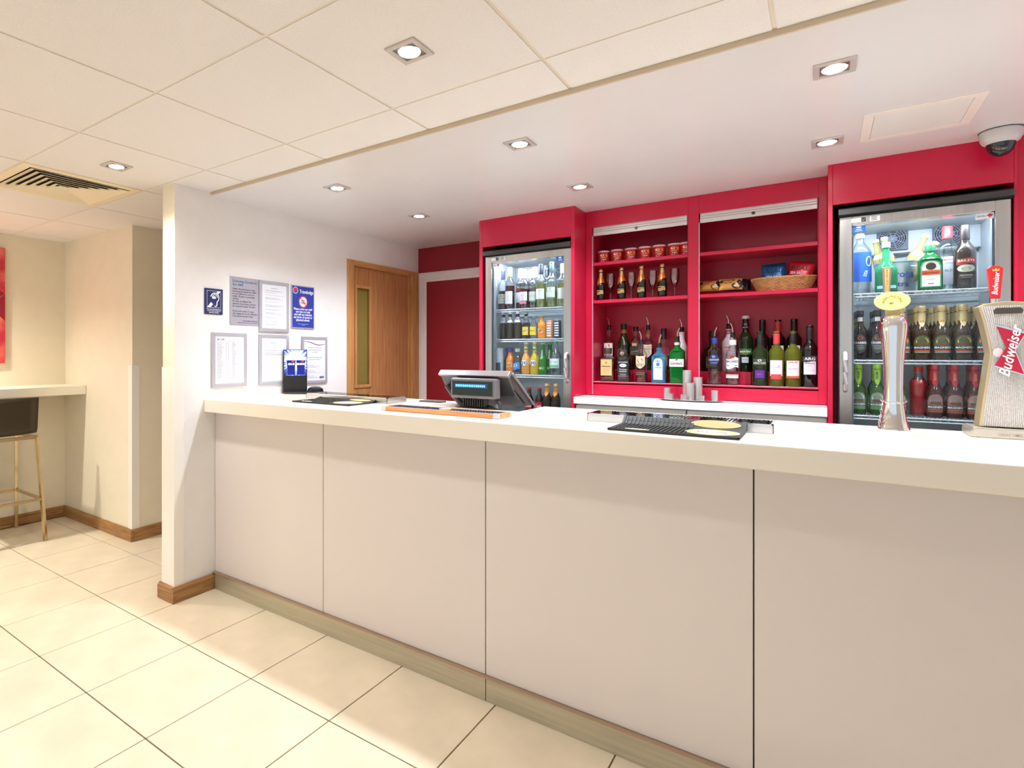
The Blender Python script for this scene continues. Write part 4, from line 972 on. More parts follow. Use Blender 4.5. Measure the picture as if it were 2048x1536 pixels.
bottle('liqueur_bottle', 'clear liqueur bottle with cream octagonal label and spout at the back', (-.893, BKY, ZR), .034, .258, .165, .215, .0135, g_clear, None, (.14, l_whisky), 1,
       [dict(z0=.080, z1=.165, w=.056, c=(236,214,190), shape='shield', t=[('SOUTHERN', .148, .010, (150,90,70), .044), ('COMFORT', .134, .012, (150,90,70), .046), ('#line', .12, .001, (170,120,90), .04), ('#line', .112, .001, (170,120,90), .03)]), dict(z0=.216, z1=.240, w=.045, c=(160,80,50), r=.0145, n='neck_label')])
bottle('port_bottle', 'long-necked pale bottle with black and gold cap at the back', (-.800, BKY, ZR), .034, .250, .125, .180, .0145, g_clear, (.195, .264, .0170, (34,28,26)), (.09, l_amber), 0,
       [dict(z0=.195, z1=.206, w=.06, c=GOLD, r=.0180, n='gold_band'), dict(z0=.03, z1=.085, w=.05, c=(226,212,190), t=[('#disc', .058, .03, (190,170,140), .03)])])
bottle('rum_bottle', 'opaque white coconut rum bottle at the back beside the middle post', (-.696, BKY, ZR), .037, .240, .120, .205, .0165, mat('glass_white', (238,234,236), .25), None, None, 1,
       [dict(z0=.07, z1=.13, w=.07, c=(240,236,238), t=[('MALIBU', .118, .020, (70,60,60), .060), ('#disc', .092, .026, (220,120,80), .03)])])
# --- right bay
bottle('liqueur_bottle', 'dark green square liqueur bottle with red label at the back left of the right bay', (-.528, 3.80, ZR), .043, .222, .130, .165, .0165, g_dgreen, (.190, .240, .0185, (38,44,26)), None, 0,
       [dict(z0=.02, z1=.085, w=.062, c=(60,56,36), t=[('#disc', .06, .024, (190,60,44), .026), ('#line', .03, .01, (60,120,60), .05)])], 5, .7)
bottle('vodka_bottle', 'clear vodka bottle with blue cap and blue mountain label', (-.497, F, ZB), .034, .250, .190, .222, .0155, g_clear, (.238, .268, .0185, (44,60,150)), (.09, l_water), -1,
       [dict(z0=.112, z1=.176, w=.062, c=(40,48,104), shape='oval', t=[('KRISTOFF', .142, .015, WH, .056), ('#disc', .161, .012, (170,190,220), .016), ('#line', .124, .003, (150,176,214), .04)])], foot=(.041, .055))
bottle('vodka_bottle', 'frosted white vodka bottle with red ring at the neck', (-.441, BKY, ZR), .037, .252, .165, .215, .0155, g_frost, None, None, 1,
       [dict(z0=.222, z1=.243, w=.058, c=(190,50,60), r=.0168, n='neck_band', t=[('#line', .231, .003, WH, .05)]), dict(z0=.10, z1=.16, w=.05, c=(224,200,206), shape='oval', t=[('GLEN', .142, .014, (180,60,76), .036), ('VODKA', .122, .012, (180,60,76), .036)])])
bottle('rum_bottle', 'clear white rum bottle with white neck and round red emblem', (-.405, F, ZB), .036, .272, .172, .225, .0145, g_clear, None, (.055, l_water), 1,
       [dict(z0=.096, z1=.152, w=.070, c=(242,236,236), shape='wave', t=[('BACARDI', .134, .017, (34,30,34), .062), ('#disc', .158, .022, (170,54,40), .022), ('#line', .110, .003, (60,40,40), .016, dict(u=-.02)), ('#line', .110, .003, (60,40,40), .016, dict(u=.02))]), dict(z0=.040, z1=.060, w=.066, c=(238,234,230), t=[('#line', .053, .002, (90,84,80), .06), ('#line', .046, .001, (150,140,130), .05)]), dict(z0=.228, z1=.256, w=.062, c=WH, r=.0160, n='neck_label')])
bottle('vermouth_bottle', 'large green vermouth bottle with white cap and red disc logo', (-.354, BKY, ZR), .037, .312, .185, .245, .0150, g_dgreen, (.308, .326, .0205, (236,228,226)), None, 0,
       [dict(z0=.098, z1=.134, w=.076, c=(24,120,44), t=[('#disc', .116, .030, (216,80,40), .030), ('MARTINI', .116, .014, WH, .056, dict(b=.03))]), dict(z0=.052, z1=.085, w=.034, c=(206,214,220), t=[('EXTRA DRY', .070, .006, (60,70,80), .026)]), dict(z0=.250, z1=.285, w=.045, c=(28,30,28), r=.0160, n='neck_label', t=[('#disc', .276, .012, (200,200,200), .012), ('MARTINI', .258, .007, WH, .024)])])
def wine(label, loc, gl, capc, liq, labels, H=.298, R=.0362, cap0=.232, group=None, rz=0): return bottle('wine_bottle', label, loc, R, H, H*.62, H*.77, .0145, gl, (H*cap0/.298, H+.002, .0158, capc, .35), liq, 0, labels, rz=rz, group=group)
wine('green glass wine bottle with black cap and square purple label', (-.272, F, ZB), glass('glass_green_dark_clear', (58,70,40), .5, .05, .4), (34,34,36), (.12, l_red), [dict(z0=.044, z1=.087, w=.046, c=(96,40,150), t=[('Merlot', .066, .006, (180,150,210), .02)]), dict(z0=.115, z1=.150, w=.064, c=(66,76,58), t=[('MERLE NOIR', .126, .012, WH, .060), ('#disc', .141, .013, WH, .018)])])
wine('green glass wine bottle with coral red cap and white and coral label', (-.196, F, ZB), g_olive, (226,64,70), (.12, l_red), [dict(z0=.056, z1=.142, w=.062, c=(232,226,230), t=[('S U N S E T', .104, .007, (90,80,84), .04), ('#disc', .112, .005, RED, .004, dict(u=.012))]), dict(z0=.040, z1=.066, w=.050, c=(236,70,72))])
wine('green glass wine bottle with dark cap and white label with orange foot', (-.121, F, ZB), g_olive, (30,28,28), (.12, l_red), [dict(z0=.058, z1=.140, w=.062, c=(236,226,226), t=[('Zinfandel', .132, .013, (200,90,100), .044, dict(s=.3)), ('VISTA POINT', .096, .006, (90,80,80), .044)]), dict(z0=.046, z1=.057, w=.062, c=(222,84,48))])
wine('tall dark wine bottle with white label under a black scroll, last on the right', (-.047, F, ZB), g_dark, (30,30,32), None, [dict(z0=.068, z1=.160, w=.058, c=(230,222,232), t=[('ARGENTO', .126, .009, BK, .046), ('MALBEC', .112, .005, (120,110,120), .02), ('#line', .092, .001, (150,140,150), .04), ('#line', .086, .001, (150,140,150), .036)]), dict(z0=.136, z1=.164, w=.068, c=(60,54,60), shape='wave', t=[('ARG', .150, .020, WH, .046, dict(b=.02))])], .326, .0366)
wine('dark wine bottle with dark cap in the back row, behind the purple label', (-.272, 3.805, ZR), g_dark, (24,24,26), None, [dict(z0=.10, z1=.135, w=.05, c=(30,30,50), t=[('NOIR', .118, .012, (200,200,210), .03)])])
wine('dark wine bottle with coral red cap in the back row', (-.197, 3.805, ZR), g_dark, (214,62,66), None, [dict(z0=.055, z1=.150, w=.062, c=(232,226,230))])
wine('dark wine bottle with black cap and white label in the back row, rightmost', (-.121, 3.805, ZR), g_dark, (28,26,26), None, [dict(z0=.055, z1=.150, w=.062, c=(232,226,230))])
# --- crisp cans (no mascot)
cp = thing('crisp_can', 'x', 'crisp can', (0, 0, 0))
MB().lathe([(0, 0), (.036, 0), (.0372, .003), (.0372, .071), (0, .071)], 28).build('can_body', mat('can_red', (190,22,34), .35), cp, smooth=True)
MB().lathe([(.0386, .069), (.0386, .077), (.0365, .079), (.034, .076), (0, .076)], 28).build('lid', mat('lid_clear_white', (236,196,200), .3), cp, smooth=True)
o = patch(cyl(.0377), .052, .008, .062, 'rect').build('printed_front', mat('can_red2', (202,26,36), .35), cp)
p = put_text(MB(), 'Pringles', -.002, .034, .015, cyl(.0384), .034, .03, .25, rot=.12); p.build('lettering', ink((226,176,70)), o)
p = put_text(MB(), 'Original', .004, .022, .011, cyl(.0384), .028, .02, .2, rot=.08); put_text(p, '40g', -.010, .011, .006, cyl(.0384), .010, .02); put_text(p, 'e', .004, .011, .006, cyl(.0384), .006, .02); p.build('lettering', ink((246,226,228)), o)
MB().add([cyl(.0384)(-.006+.013*cos(k*pi/10), .049+.0075*sin(k*pi/10)) for k in range(20)], [tuple(range(20))]).build('blank_logo_oval', ink((236,222,212)), o)
MB().add([cyl(.0382)(*q) for q in ((.010,.058),(.026,.060),(.030,.045),(.026,.030),(.018,.040))], [(0,1,2,3,4)]).build('chip_picture', ink((226,128,58)), o)
for k, (x, lb) in enumerate(((-1.134, 'small red crisp can, first from the left on the top shelf'), (-1.049, 'small red crisp can, second from the left on the top shelf'), (-.964, 'small red crisp can, third from the left on the top shelf'), (-.880, 'small red crisp can, fourth from the left on the top shelf'), (-.798, 'small red crisp can, fifth from the left on the top shelf'), (-.711, 'small red crisp can, sixth from the left on the top shelf'), (-.644, 'small red crisp can half hidden by the middle post'))):
    loc = (x, 3.66, 1.9325)
    if k == 0: cp.location = loc; cp['label'] = lb; cp['group'] = 'red crisp cans on the top shelf'; cp.rotation_euler = (0, 0, .18)
    else: dup(cp, lb, loc, .18-.02*k, 'red crisp cans on the top shelf')
# --- small sparkling wine bottles and flutes
def foil(t):
    fn = lambda u, v: None
    m_ = MB(); v = []; n = 20
    for k in range(n):
        a = 2*pi*k/n; zb = .098+.018*sin(a+2.2)
        for z, r in ((zb, .0268), (.128, .0215), (.150, .0140)):
            rr = r if z != zb else .0262-.0*(zb-.098); v.append((rr*cos(a), rr*sin(a), z))
    m_.add(v, [(3*k+s, 3*((k+1) % n)+s, 3*((k+1) % n)+s+1, 3*k+s+1) for k in range(n) for s in (0, 1)]); m_.build('neck_foil', mat('foil_orange', (222,120,52), .3, .5), t, smooth=True)
    MB().lathe([(.0142, .148), (.0128, .165), (.0125, .183), (.0150, .186), (.0148, .198), (.010, .2045), (0, .205)], 20).build('gold_foil', mat('foil_gold', (226,178,120), .28, .7, var=(300, .3)), t, smooth=True)
sw = bottle('sparkling_wine_bottle', 'x', (0,0,0), .0262, .19, .088, .150, .0115, mat('glass_black_green', (22,20,12), .1, spec=.7), None, None, 0,
            [dict(z0=.040, z1=.058, w=.044, c=(196,164,96), shape='wave', t=[('BRUT', .049, .010, (70,56,24), .03)]), dict(z0=.062, z1=.066, w=.04, c=(196,164,96))], extra=foil)
for k, (x, lb) in enumerate(((-1.146, 'small sparkling wine bottle with orange foil, first from the left'), (-1.016, 'small sparkling wine bottle with orange foil, second from the left'), (-.896, 'small sparkling wine bottle with orange foil, third from the left'), (-.776, 'small sparkling wine bottle with orange foil, nearest the middle post'))):
    loc = (x, 3.64, 1.6915); g_ = 'sparkling wine bottles on the second shelf'
    if k == 0: sw.location = loc; sw['label'] = lb; sw['group'] = g_
    else: dup(sw, lb, loc, 0, g_)
fg = tag(MB().lathe([(0, 0), (.024, 0), (.0245, .0015), (.006, .004), (.0035, .010), (.003, .050), (.006, .058), (.015, .072), (.0225, .095), (.0255, .120), (.0250, .150), (.0232, .168), (.0222, .168), (.0240, .150), (.0245, .120), (.0215, .096), (.014, .074), (0, .062)], 24).build('champagne_flute', glass('flute_glass', (240,226,232), .10, .03, .8), None, smooth=True, loc=(-1.085, 3.64, 1.6915)), 'empty champagne flute between the first and second small bottles', 'glass', 'champagne flutes on the second shelf')
for x, lb in ((-.958, 'empty champagne flute between the second and third small bottles'), (-.831, 'empty champagne flute between the third and fourth small bottles'), (-.707, 'empty champagne flute beside the middle post')):
    c = fg.copy(); COL.objects.link(c); c.location = (x, 3.64, 1.6915); c['label'] = lb
# --- packets
def packet(name, label, loc, w_, h, th, m, rot, texts=(), pics=(), group=None):
    t = thing(name, label, 'packet', loc, 0, group); t.rotation_euler = rot
    b = MB(); nu, nv = 12, 12
    for s in (-1, 1):
        v = []
        for j in range(nv+1):
            for i in range(nu+1):
                u = -1+2*i/nu; q = -1+2*j/nv
                bul = (max(0, 1-abs(u)**3)*max(0, 1-abs(q)**2.4))**.7
                cr_ = .0012*sin(j*2.1+i*1.3)*(1-bul)
                v.append((u*w_/2*(1-.05*(1-abs(q))*abs(u)), s*(th/2*bul+.0004)+cr_, h/2+q*h/2))
        b.add(v, [(j*(nu+1)+i, j*(nu+1)+i+1, (j+1)*(nu+1)+i+1, (j+1)*(nu+1)+i) for j in range(nv) for i in range(nu)])
    bo_ = b.build('packet_body', m, t, smooth=True, ang=60)
    def fn(u, v):
        q = 2*v/h-1; uu = 2*u/w_; bul = (max(0, 1-abs(uu)**3)*max(0, 1-abs(q)**2.4))**.7
        return (u, -(th/2*bul)-.0022, v)
    for c, items in pics:
        m_ = MB()
        for k, (u, v, a, b_) in enumerate(items): m_.add([fn(u+a*cos(q*pi/6), v+b_*sin(q*pi/6)) for q in range(12)], [tuple(range(12))])
        m_.build('printed_picture', ink(c), bo_)
    by = {}
    for s, u, v, sz, c, wd in texts: put_text(by.setdefault(c, MB()), s, u, v, sz, lambda a, b__: tuple(x-(.0005 if i == 1 else 0) for i, x in enumerate(fn(a, b__))), wd, .015, .15)
    for c, m_ in by.items(): m_.build('lettering', ink(c), bo_)
    return t
M_pb = mat('foil_blue', (16,84,140), .35, .3); M_pr = mat('foil_red', (192,30,44), .35, .2); M_pn = mat('foil_nuts', (208,148,72), .35, .2)
zb = 1.697
packet('crisp_packet', 'blue crisp packet standing in the wicker basket', (-.208, 3.715, zb), .115, .158, .035, M_pb, (-.12, -.04, 0), [('REAL', 0, .115, .038, (14,40,60), .075), ('SEA SALT', 0, .080, .020, (230,240,246), .072)], group='crisp packets in the basket')
packet('crisp_packet', 'red crisp packet leaning in the wicker basket, in front', (-.104, 3.700, zb), .112, .158, .035, M_pr, (-.16, .17, -.05), [('REAL', -.008, .118, .036, (70,8,16), .080), ('SEA SALT', -.016, .090, .020, (248,230,232), .066)], [((86,84,40), [(-.012, .072, .015, .010)])], group='crisp packets in the basket')
packet('crisp_packet', 'second red crisp packet behind the first, at the basket end', (-.112, 3.765, zb), .100, .158, .03, M_pr, (-.05, .26, -.1), group='crisp packets in the basket')
nutpics = [((34,24,20), [(.030, .020, .026, .018), (.045, .040, .014, .020), (-.045, .048, .010, .010)]), ((226,206,160), [(.030, .030, .008, .006), (.036, .020, .008, .005), (.022, .018, .006, .005)])]
packet('nut_packet', 'gold and black nut packet lying at the left end of the shelf', (-.522, 3.66, 1.7145), .104, .068, .038, M_pn, (-.42, 0, .15), [('CURRY', -.012, .052, .017, (60,20,12), .054), ('NUTS', -.018, .036, .014, (60,20,12), .036)], nutpics, 'nut packets on the shelf')
for k in range(3):
    packet('nut_packet', ('gold and black nut packet lying beside the basket, front of its stack', 'nut packet edge behind the front one beside the basket, second of the stack', 'nut packet edge nearest the basket, last of the stack')[k], (-.415+.018*k, 3.650+.042*k, 1.7145), .115, .072, .030, M_pn if k == 0 else mat('foil_black', (34,26,26), .3, .3), (-.42, 0, .12), [('ROASTED', -.010, .054, .017, (60,20,12), .066), ('NUTS', -.014, .037, .014, (60,20,12), .04)] if k == 0 else (), nutpics if k == 0 else (), 'nut packets on the shelf')
# --- wicker basket
bk = thing('wicker_basket', 'shallow oval wicker basket holding crisp packets', 'basket', (-.168, 3.705, 1.6915))
M_wick = mat('wicker', (206,158,100), .6, var=(50, .25)); wv = MB(); ns_ = 56
for r in range(9):
    q = r/8; ax, ay, z = .118+.030*q, .058+.022*q, .005+.064*q
    wv.tube([((ax+(.0022 if (k+r) % 2 else -.0022))*cos(2*pi*k/ns_), (ay+(.0022 if (k+r) % 2 else -.0022))*sin(2*pi*k/ns_), z) for k in range(ns_)], .0044, 5, True)
wv.build('weave', M_wick, bk)
MB().tube([(.150*cos(2*pi*k/40), .082*sin(2*pi*k/40), .074) for k in range(40)], .0055, 6, True).build('rim', M_wick, bk, smooth=True)
sk_ = MB()
for k in range(28): a = 2*pi*k/28; sk_.tube([(.117*cos(a), .057*sin(a), .002), (.149*cos(a), .081*sin(a), .074)], .0026, 5)
sk_.build('stakes', M_wick, bk)
MB().add([(.117*cos(2*pi*k/40), .057*sin(2*pi*k/40), .003) for k in range(40)], [tuple(range(40))]).build('base', M_wick, bk)

# --- measures on a steel tray
tyc = (-.590, 3.455); ty = tag(MB().lathe([(0, 0), (.055, 0), (.078, .001), (.088, .007), (.0885, .0085), (.077, .003), (.055, .002), (0, .002)], 36).build('measure_tray', M_steel_h, None, smooth=True, loc=(tyc[0], tyc[1], 1.0855)), 'round steel tray holding the spirit measures on the back worktop', 'tray')
ty.scale = (1.9, .95, 1)
M_meas = mat('measure_steel', (220,214,210), .3, .7, var=(80, .10), stretch=(1, 1, .02))
for x, y, r, h, lb in ((-.712, 3.462, .0168, .066, 'short steel spirit measure at the left end of the tray, taller of two'), (-.690, 3.428, .0168, .036, 'tiny steel spirit measure at the left of the tray front'), (-.6145, 3.500, .0228, .168, 'tallest steel measure in the middle of the tray'), (-.590, 3.445, .0222, .098, 'medium steel measure in front of the tall ones'), (-.556, 3.480, .0226, .130, 'second tallest steel measure in the middle of the tray'), (-.613, 3.398, .0164, .035, 'tiny steel spirit measure at the centre front of the tray'), (-.527, 3.404, .0160, .033, 'tiny steel spirit measure right of the centre on the tray'), (-.466, 3.43, .0160, .062, 'short steel spirit measure at the right end of the tray')):
    z = 1.0878
    tag(MB().lathe([(0, 0), (r, 0), (r, h), (r-.0012, h), (r-.0012, .004), (0, .004)], 24).build('spirit_measure', M_meas, None, smooth=True, loc=(x, y, z)), lb, 'measure', 'steel spirit measures on the tray')

# ================================================================ LEFT FRIDGE CONTENTS
FY = 3.497; k_ = FY/3.53; z1 = 1.6535
def lx(x): return x*k_
def winef(*a): return wine(*a, R=.0335)
winef('red wine bottle with pale green label at the left end of its shelf', (lx(-1.800), FY+.02, z1), g_clear, (70,76,96), (.13, l_red), [dict(z0=.042, z1=.108, w=.062, c=(214,220,206), t=[('#disc', .094, .008, (70,90,70), .010), ('MONTAÑA', .078, .008, (90,110,90), .05), ('#line', .056, .0015, (40,50,44), .06)])], .272)
winef('red wine bottle with gold cap and tall white label', (lx(-1.737), FY, z1), g_clear, (206,178,120), (.16, l_red), [dict(z0=.036, z1=.122, w=.064, c=(240,238,242), t=[('V', .110, .010, (70,60,70)), ('I', .098, .010, (70,60,70)), ('N', .086, .010, (70,60,70)), ('I', .074, .010, (70,60,70)), ('#disc', .062, .006, (190,40,60), .006)])], .286)
winef('red wine bottle with white cap and pink and white label', (lx(-1.628), FY, z1), g_clear, (240,226,226), (.13, l_red), [dict(z0=.052, z1=.112, w=.062, c=(238,232,240), t=[('ROSA', .088, .008, (170,160,170), .03)]), dict(z0=.030, z1=.050, w=.05, c=(228,140,170))], .262)
winef('wine bottle with green banded white label and cream cap', (lx(-1.572), FY+.02, z1), g_white, (230,206,170), (.12, l_red), [dict(z0=.052, z1=.112, w=.06, c=(232,238,236), t=[('VALLEY', .082, .007, (120,140,140), .04)]), dict(z0=.044, z1=.052, w=.06, c=(110,180,130))], .262)
winef('white wine bottle with black cap and large white label', (lx(-1.508), FY, z1), g_white, (48,50,62), (.16, l_white), [dict(z0=.056, z1=.124, w=.066, c=(240,242,242), t=[('FRASCATI', .110, .007, (150,160,160), .04)])], .286)
winef('white wine bottle with dark green cap and black-footed label', (lx(-1.432), FY, z1), g_white, (70,92,92), (.11, l_white), [dict(z0=.062, z1=.130, w=.062, c=(234,236,232), t=[('A', .118, .014, (120,130,120)), ('VINTNER', .102, .005, (140,150,140), .03)]), dict(z0=.054, z1=.064, w=.062, c=(110,140,140))], .294)
winef('white wine bottle with pale cap at the right end of the wine shelf', (lx(-1.358), FY, z1), g_white, (214,228,226), (.15, l_white), [dict(z0=.050, z1=.12, w=.062, c=(238,240,230))], .276)
for k, (x, c, lq, gl, lb) in enumerate(((-1.702, (240,236,232), l_rose, g_clear, 'rosé wine bottle with white cap in the second row, left'), (-1.662, (236,222,196), l_red, g_clear, 'purple wine bottle with cream cap in the second row'), (-1.596, (244,244,244), l_rose, g_clear, 'wine bottle with bright white cap in the second row, middle'), (-1.540, (52,52,66), l_white, g_white, 'wine bottle with black cap in the second row, left of the large white label'), (-1.470, (56,58,74), l_white, g_white, 'wine bottle with dark cap in the second row, right of the large white label'), (-1.395, (200,226,228), l_white, g_white, 'wine bottle with pale blue cap in the second row, right'))):
    winef(lb, (lx(x), FY+.095+.08*(k%2), z1), gl, c, (.15, lq), [dict(z0=.05, z1=.12, w=.06, c=(238,236,240))], .286)
z2 = 1.4505
def cola(label, x, y, group): return bottle('cola_bottle', label, (x, y, z2), .0278, .178, .095, .150, .012, mat('cola_dark', (52,42,24), .1, spec=.7), (.170, .1835, .0140, (226,226,234), .35), None, 0,
        [dict(z0=.112, z1=.150, w=.040, c=(226,228,240), r=.0220, shape='rect', n='neck_label', t=[('#disc', .136, .016, (200,60,70), .016), ('#disc', .131, .009, (50,80,160), .014)])], group=group)
c1 = cola('dark cola bottle with white neck label, left of the front pair', lx(-1.735), FY, 'cola bottles on the second fridge shelf')
dup(c1, 'dark cola bottle with white neck label, right of the front pair', (lx(-1.676), FY, z2), 0)
dup(c1, 'dark cola bottle in the second row, beside the left one', (lx(-1.718), FY+.075, z2), 0); dup(c1, 'dark cola bottle in the second row, beside the right one', (lx(-1.650), FY+.075, z2), 0)
dup(c1, 'dark cola bottle in the shade at the left end of its shelf', (lx(-1.795), FY+.02, z2), 0)
def juice(label, x, lc, gl, txt, lq=None, oval=False): return bottle('juice_bottle', label, (lx(x), FY, z2), .0262, .148, .092, .120, .0125, gl, (.136, .151, .0140, (206,210,204), .35), lq, 0,
        [dict(z0=.024, z1=.080, w=.050, c=lc, t=([('#disc', .052, .036, (236,236,228), .034)] if oval else [])+[(txt, .052, .010, (90,90,70), .034)])])
juice('small clear mixer bottle with yellow label and white disc', -1.616, (240,204,60), g_clear, 'BRITVIC', None, True)
juice('small clear mixer bottle with plain yellow label', -1.561, (246,212,52), g_clear, 'BRITVIC')
juice('small orange juice bottle beside the yellow labels', -1.504, (236,130,44), mat('juice_orange', (244,166,44), .2), 'ORANGE', None, True)
for x, lb, c in ((-1.446, 'slim orange and white drinks can beside the orange juice bottle', (226,150,110)), (-1.394, 'slim black and white drinks can next to the fridge door edge', (60,70,86))):
    t = thing('drinks_can', lb, 'can', (lx(x), FY, z2), 0, 'slim cans on the second fridge shelf')
    MB().lathe([(0, 0), (.021, 0), (.0245, .006), (.0245, .108), (.021, .116), (0, .116)], 22).build('can_body', ink(c, .3, .3), t, smooth=True)
    MB().lathe([(.0215, .114), (.022, .120), (.020, .120), (.019, .117), (0, .117)], 22).build('can_lid', M_alu, t, smooth=True)
    p = MB()
    for q in range(6): p.add([cyl(.0250)(-.016+.032*i/6, .014+q*.016+j*.008) for i in range(7) for j in (0, 1)], [(2*i, 2*i+2, 2*i+3, 2*i+1) for i in range(6)])
    p.build('printed_bands', ink((238,238,240)), t)
z3_ = 1.2125
bottle('water_bottle', 'pale blue-white bottle with dark square label at the left end of its shelf', (lx(-1.818), FY, z3_), .0285, .168, .152, .162, .025, mat('plastic_pale_blue', (196,214,228), .35), (.100, .178, .0288, (206,220,232), .4), None, 0, [dict(z0=.022, z1=.075, w=.040, c=(74,76,90)), dict(z0=.084, z1=.087, w=.06, c=(240,244,248))])
bottle('fruit_drink_bottle', 'purple fruit drink bottle behind the orange one', (lx(-1.772), FY+.045, z3_), .028, .158, .085, .135, .014, mat('drink_purple', (84,60,104), .25), (.150, .176, .0165, (70,64,130)), None, 0, [dict(z0=.04, z1=.08, w=.04, c=(60,50,80))])
bottle('fruit_drink_bottle', 'orange fruit drink bottle with blue cap', (lx(-1.733), FY-.005, z3_), .029, .158, .090, .135, .014, mat('drink_orange', (240,130,40), .22), (.148, .177, .0180, (64,66,140)), None, 0, [dict(z0=.045, z1=.078, w=.050, c=(226,170,110), shape='wave', t=[('fruit', .062, .020, (60,90,50), .034, dict(s=.2))])])
bottle('water_bottle', 'small clear water bottle with bright blue label', (lx(-1.680), FY, z3_), .0305, .160, .092, .138, .0145, g_clear, (.150, .172, .0165, (210,210,214)), (.12, l_water), 0, [dict(z0=.030, z1=.076, w=.058, c=(62,140,210), shape='wave', t=[('#disc', .058, .022, (240,244,246), .022), ('#disc', .050, .014, (240,190,70), .012, dict(u=-.022))])])
def j2o(label, x, c, cc, lb2): return bottle('juice_bottle', label, (lx(x), FY, z3_), .0305, .205, .092, .150, .0125, mat('juice_%02x%02x' % (c[0], c[1]), c, .18), (.198, .213, .0140, (206,206,190), .35), None, 0,
    [dict(z0=.166, z1=.186, w=.040, c=lb2, r=.0134, n='neck_label', t=[('#line', .174, .006, (236,240,220), .03)]), dict(z0=.150, z1=.160, w=.04, c=(236,220,140), r=.0136, n='neck_ring'), dict(z0=.056, z1=.096, w=.048, c=WH, shape='oval', t=[('J', .074, .032, (36,40,40), None, dict(u=-.012, b=.03)), ('2', .078, .018, (36,40,40), None, dict(u=.000)), ('O', .074, .030, (36,40,40), .018, dict(u=.012, b=.02))])])
j2o('orange fruit juice bottle with white logo, left of the pair', -1.617, (232,160,80), None, (120,180,80)); j2o('yellow-green fruit juice bottle with white logo, right of the pair', -1.554, (206,176,44), None, (130,190,70))
ap1 = bottle('cider_bottle', 'green apple drink bottle beside the yellow juice bottle, front', (lx(-1.496), FY, z3_), .0262, .200, .070, .170, .0135, glass('glass_apple_green', (52,140,40), .7, .06, .25), (.194, .208, .0150, (110,190,70)), None, 0, [dict(z0=.100, z1=.165, w=.016, c=(60,140,50), r=.0225, t=[('Appletiser', .132, .014, WH, .060, dict(rot=pi/2, s=.2))]), dict(z0=.03, z1=.052, w=.04, c=(80,150,60), t=[('#disc', .042, .014, (210,220,90), .012, dict(u=-.010)), ('#line', .040, .003, WH, .02)])])
dup(ap1, 'green apple drink bottle in the second row', (lx(-1.466), FY+.05, z3_), 0)
bottle('water_bottle', 'clear sparkling water bottle with green cap and white label', (lx(-1.412), FY+.01, z3_), .0375, .212, .118, .178, .0145, g_white, (.205, .222, .0165, (60,150,110)), (.15, l_water), 0, [dict(z0=.044, z1=.106, w=.072, c=(226,238,232), t=[('#line', .048, .016, (120,190,140), .06), ('STRATHMORE', .084, .007, (110,150,130), .05)])])
z4_ = .9415
ck_ = bottle('cola_bottle', 'dark cola bottle with red label on the lowest shelf, left of the pair', (lx(-1.592), FY, z4_), .0278, .178, .095, .150, .012, mat('cola_black', (30,20,16), .1, spec=.7), (.170, .184, .0140, (176,40,44)), None, 0, [dict(z0=.040, z1=.090, w=.055, c=(190,24,40), t=[('Cola', .062, .026, WH, .044, dict(s=.35))])], group='dark cola bottles on the lowest shelf')
dup(ck_, 'dark cola bottle with red label on the lowest shelf, right of the pair', (lx(-1.520), FY, z4_), 0)
ol = bottle('ale_bottle', 'dark ale bottle with orange neck foil on the lowest shelf, left of the pair', (lx(-1.466), FY, z4_), .0290, .205, .110, .170, .0125, g_brown, (.195, .212, .0145, (220,180,120)), None, 0, [dict(z0=.128, z1=.190, w=.044, c=(228,150,66), r=.0215, shape='vee', n='neck_foil'), dict(z0=.05, z1=.1, w=.055, c=(40,40,36))], group='ale bottles on the lowest shelf')
dup(ol, 'dark ale bottle with orange neck foil on the lowest shelf, right of the pair', (lx(-1.405), FY, z4_), 0)

# ================================================================ RIGHT FRIDGE CONTENTS
RY = 3.53; q_ = RY/3.56; za = 1.6415
def rx_(x): return x*q_
bottle('soda_bottle', 'large plastic soda bottle with blue label at the left of the top shelf', (rx_(.158), RY+.02, za), .044, .290, .205, .270, .014, g_clear, (.278, .300, .0165, (240,240,244)), (.2, l_water), 0, [dict(z0=.060, z1=.205, w=.120, c=(40,96,190), t=[('#disc', .16, .05, (236,206,84), .03, dict(u=.035)), ('S', .16, .03, (40,70,140), None, dict(u=.035)), ('SODA', .10, .020, WH, .03, dict(rot=1.3, u=.02))])])
gb_ = bottle('melon_liqueur_bottle', 'squat green liqueur bottle in front of the steel bucket', (rx_(.254), RY-.02, za), .042, .235, .105, .165, .014, glass('glass_melon', (70,190,130), .35, .05, .4), (.215, .242, .0165, (180,190,196), .3, .6), (.10, l_green), 0, [dict(z0=.018, z1=.032, w=.08, c=(150,190,200))])
bottle('herbal_liqueur_bottle', 'green flask-shaped herbal liqueur bottle with white and orange label', (rx_(.413), RY, za), .043, .203, .140, .180, .0155, glass('glass_jager', (16,100,44), .82, .06, .15), (.183, .212, .0180, (30,110,66)), None, 0,
       [dict(z0=.016, z1=.146, w=.072, c=(60,170,100), shape='arch'), dict(z0=.020, z1=.138, w=.062, c=(232,232,226), shape='arch', r=None, n='inner_label', t=[('#disc', .112, .034, (76,56,44), .036), ('#line', .072, .022, (222,90,44), .066), ('Jägermeister', .083, .013, (60,20,10), .056, dict(s=.1)), ('#line', .052, .002, (120,120,120), .03), ('#line', .030, .004, (200,50,44), .02)])], 4, .6)
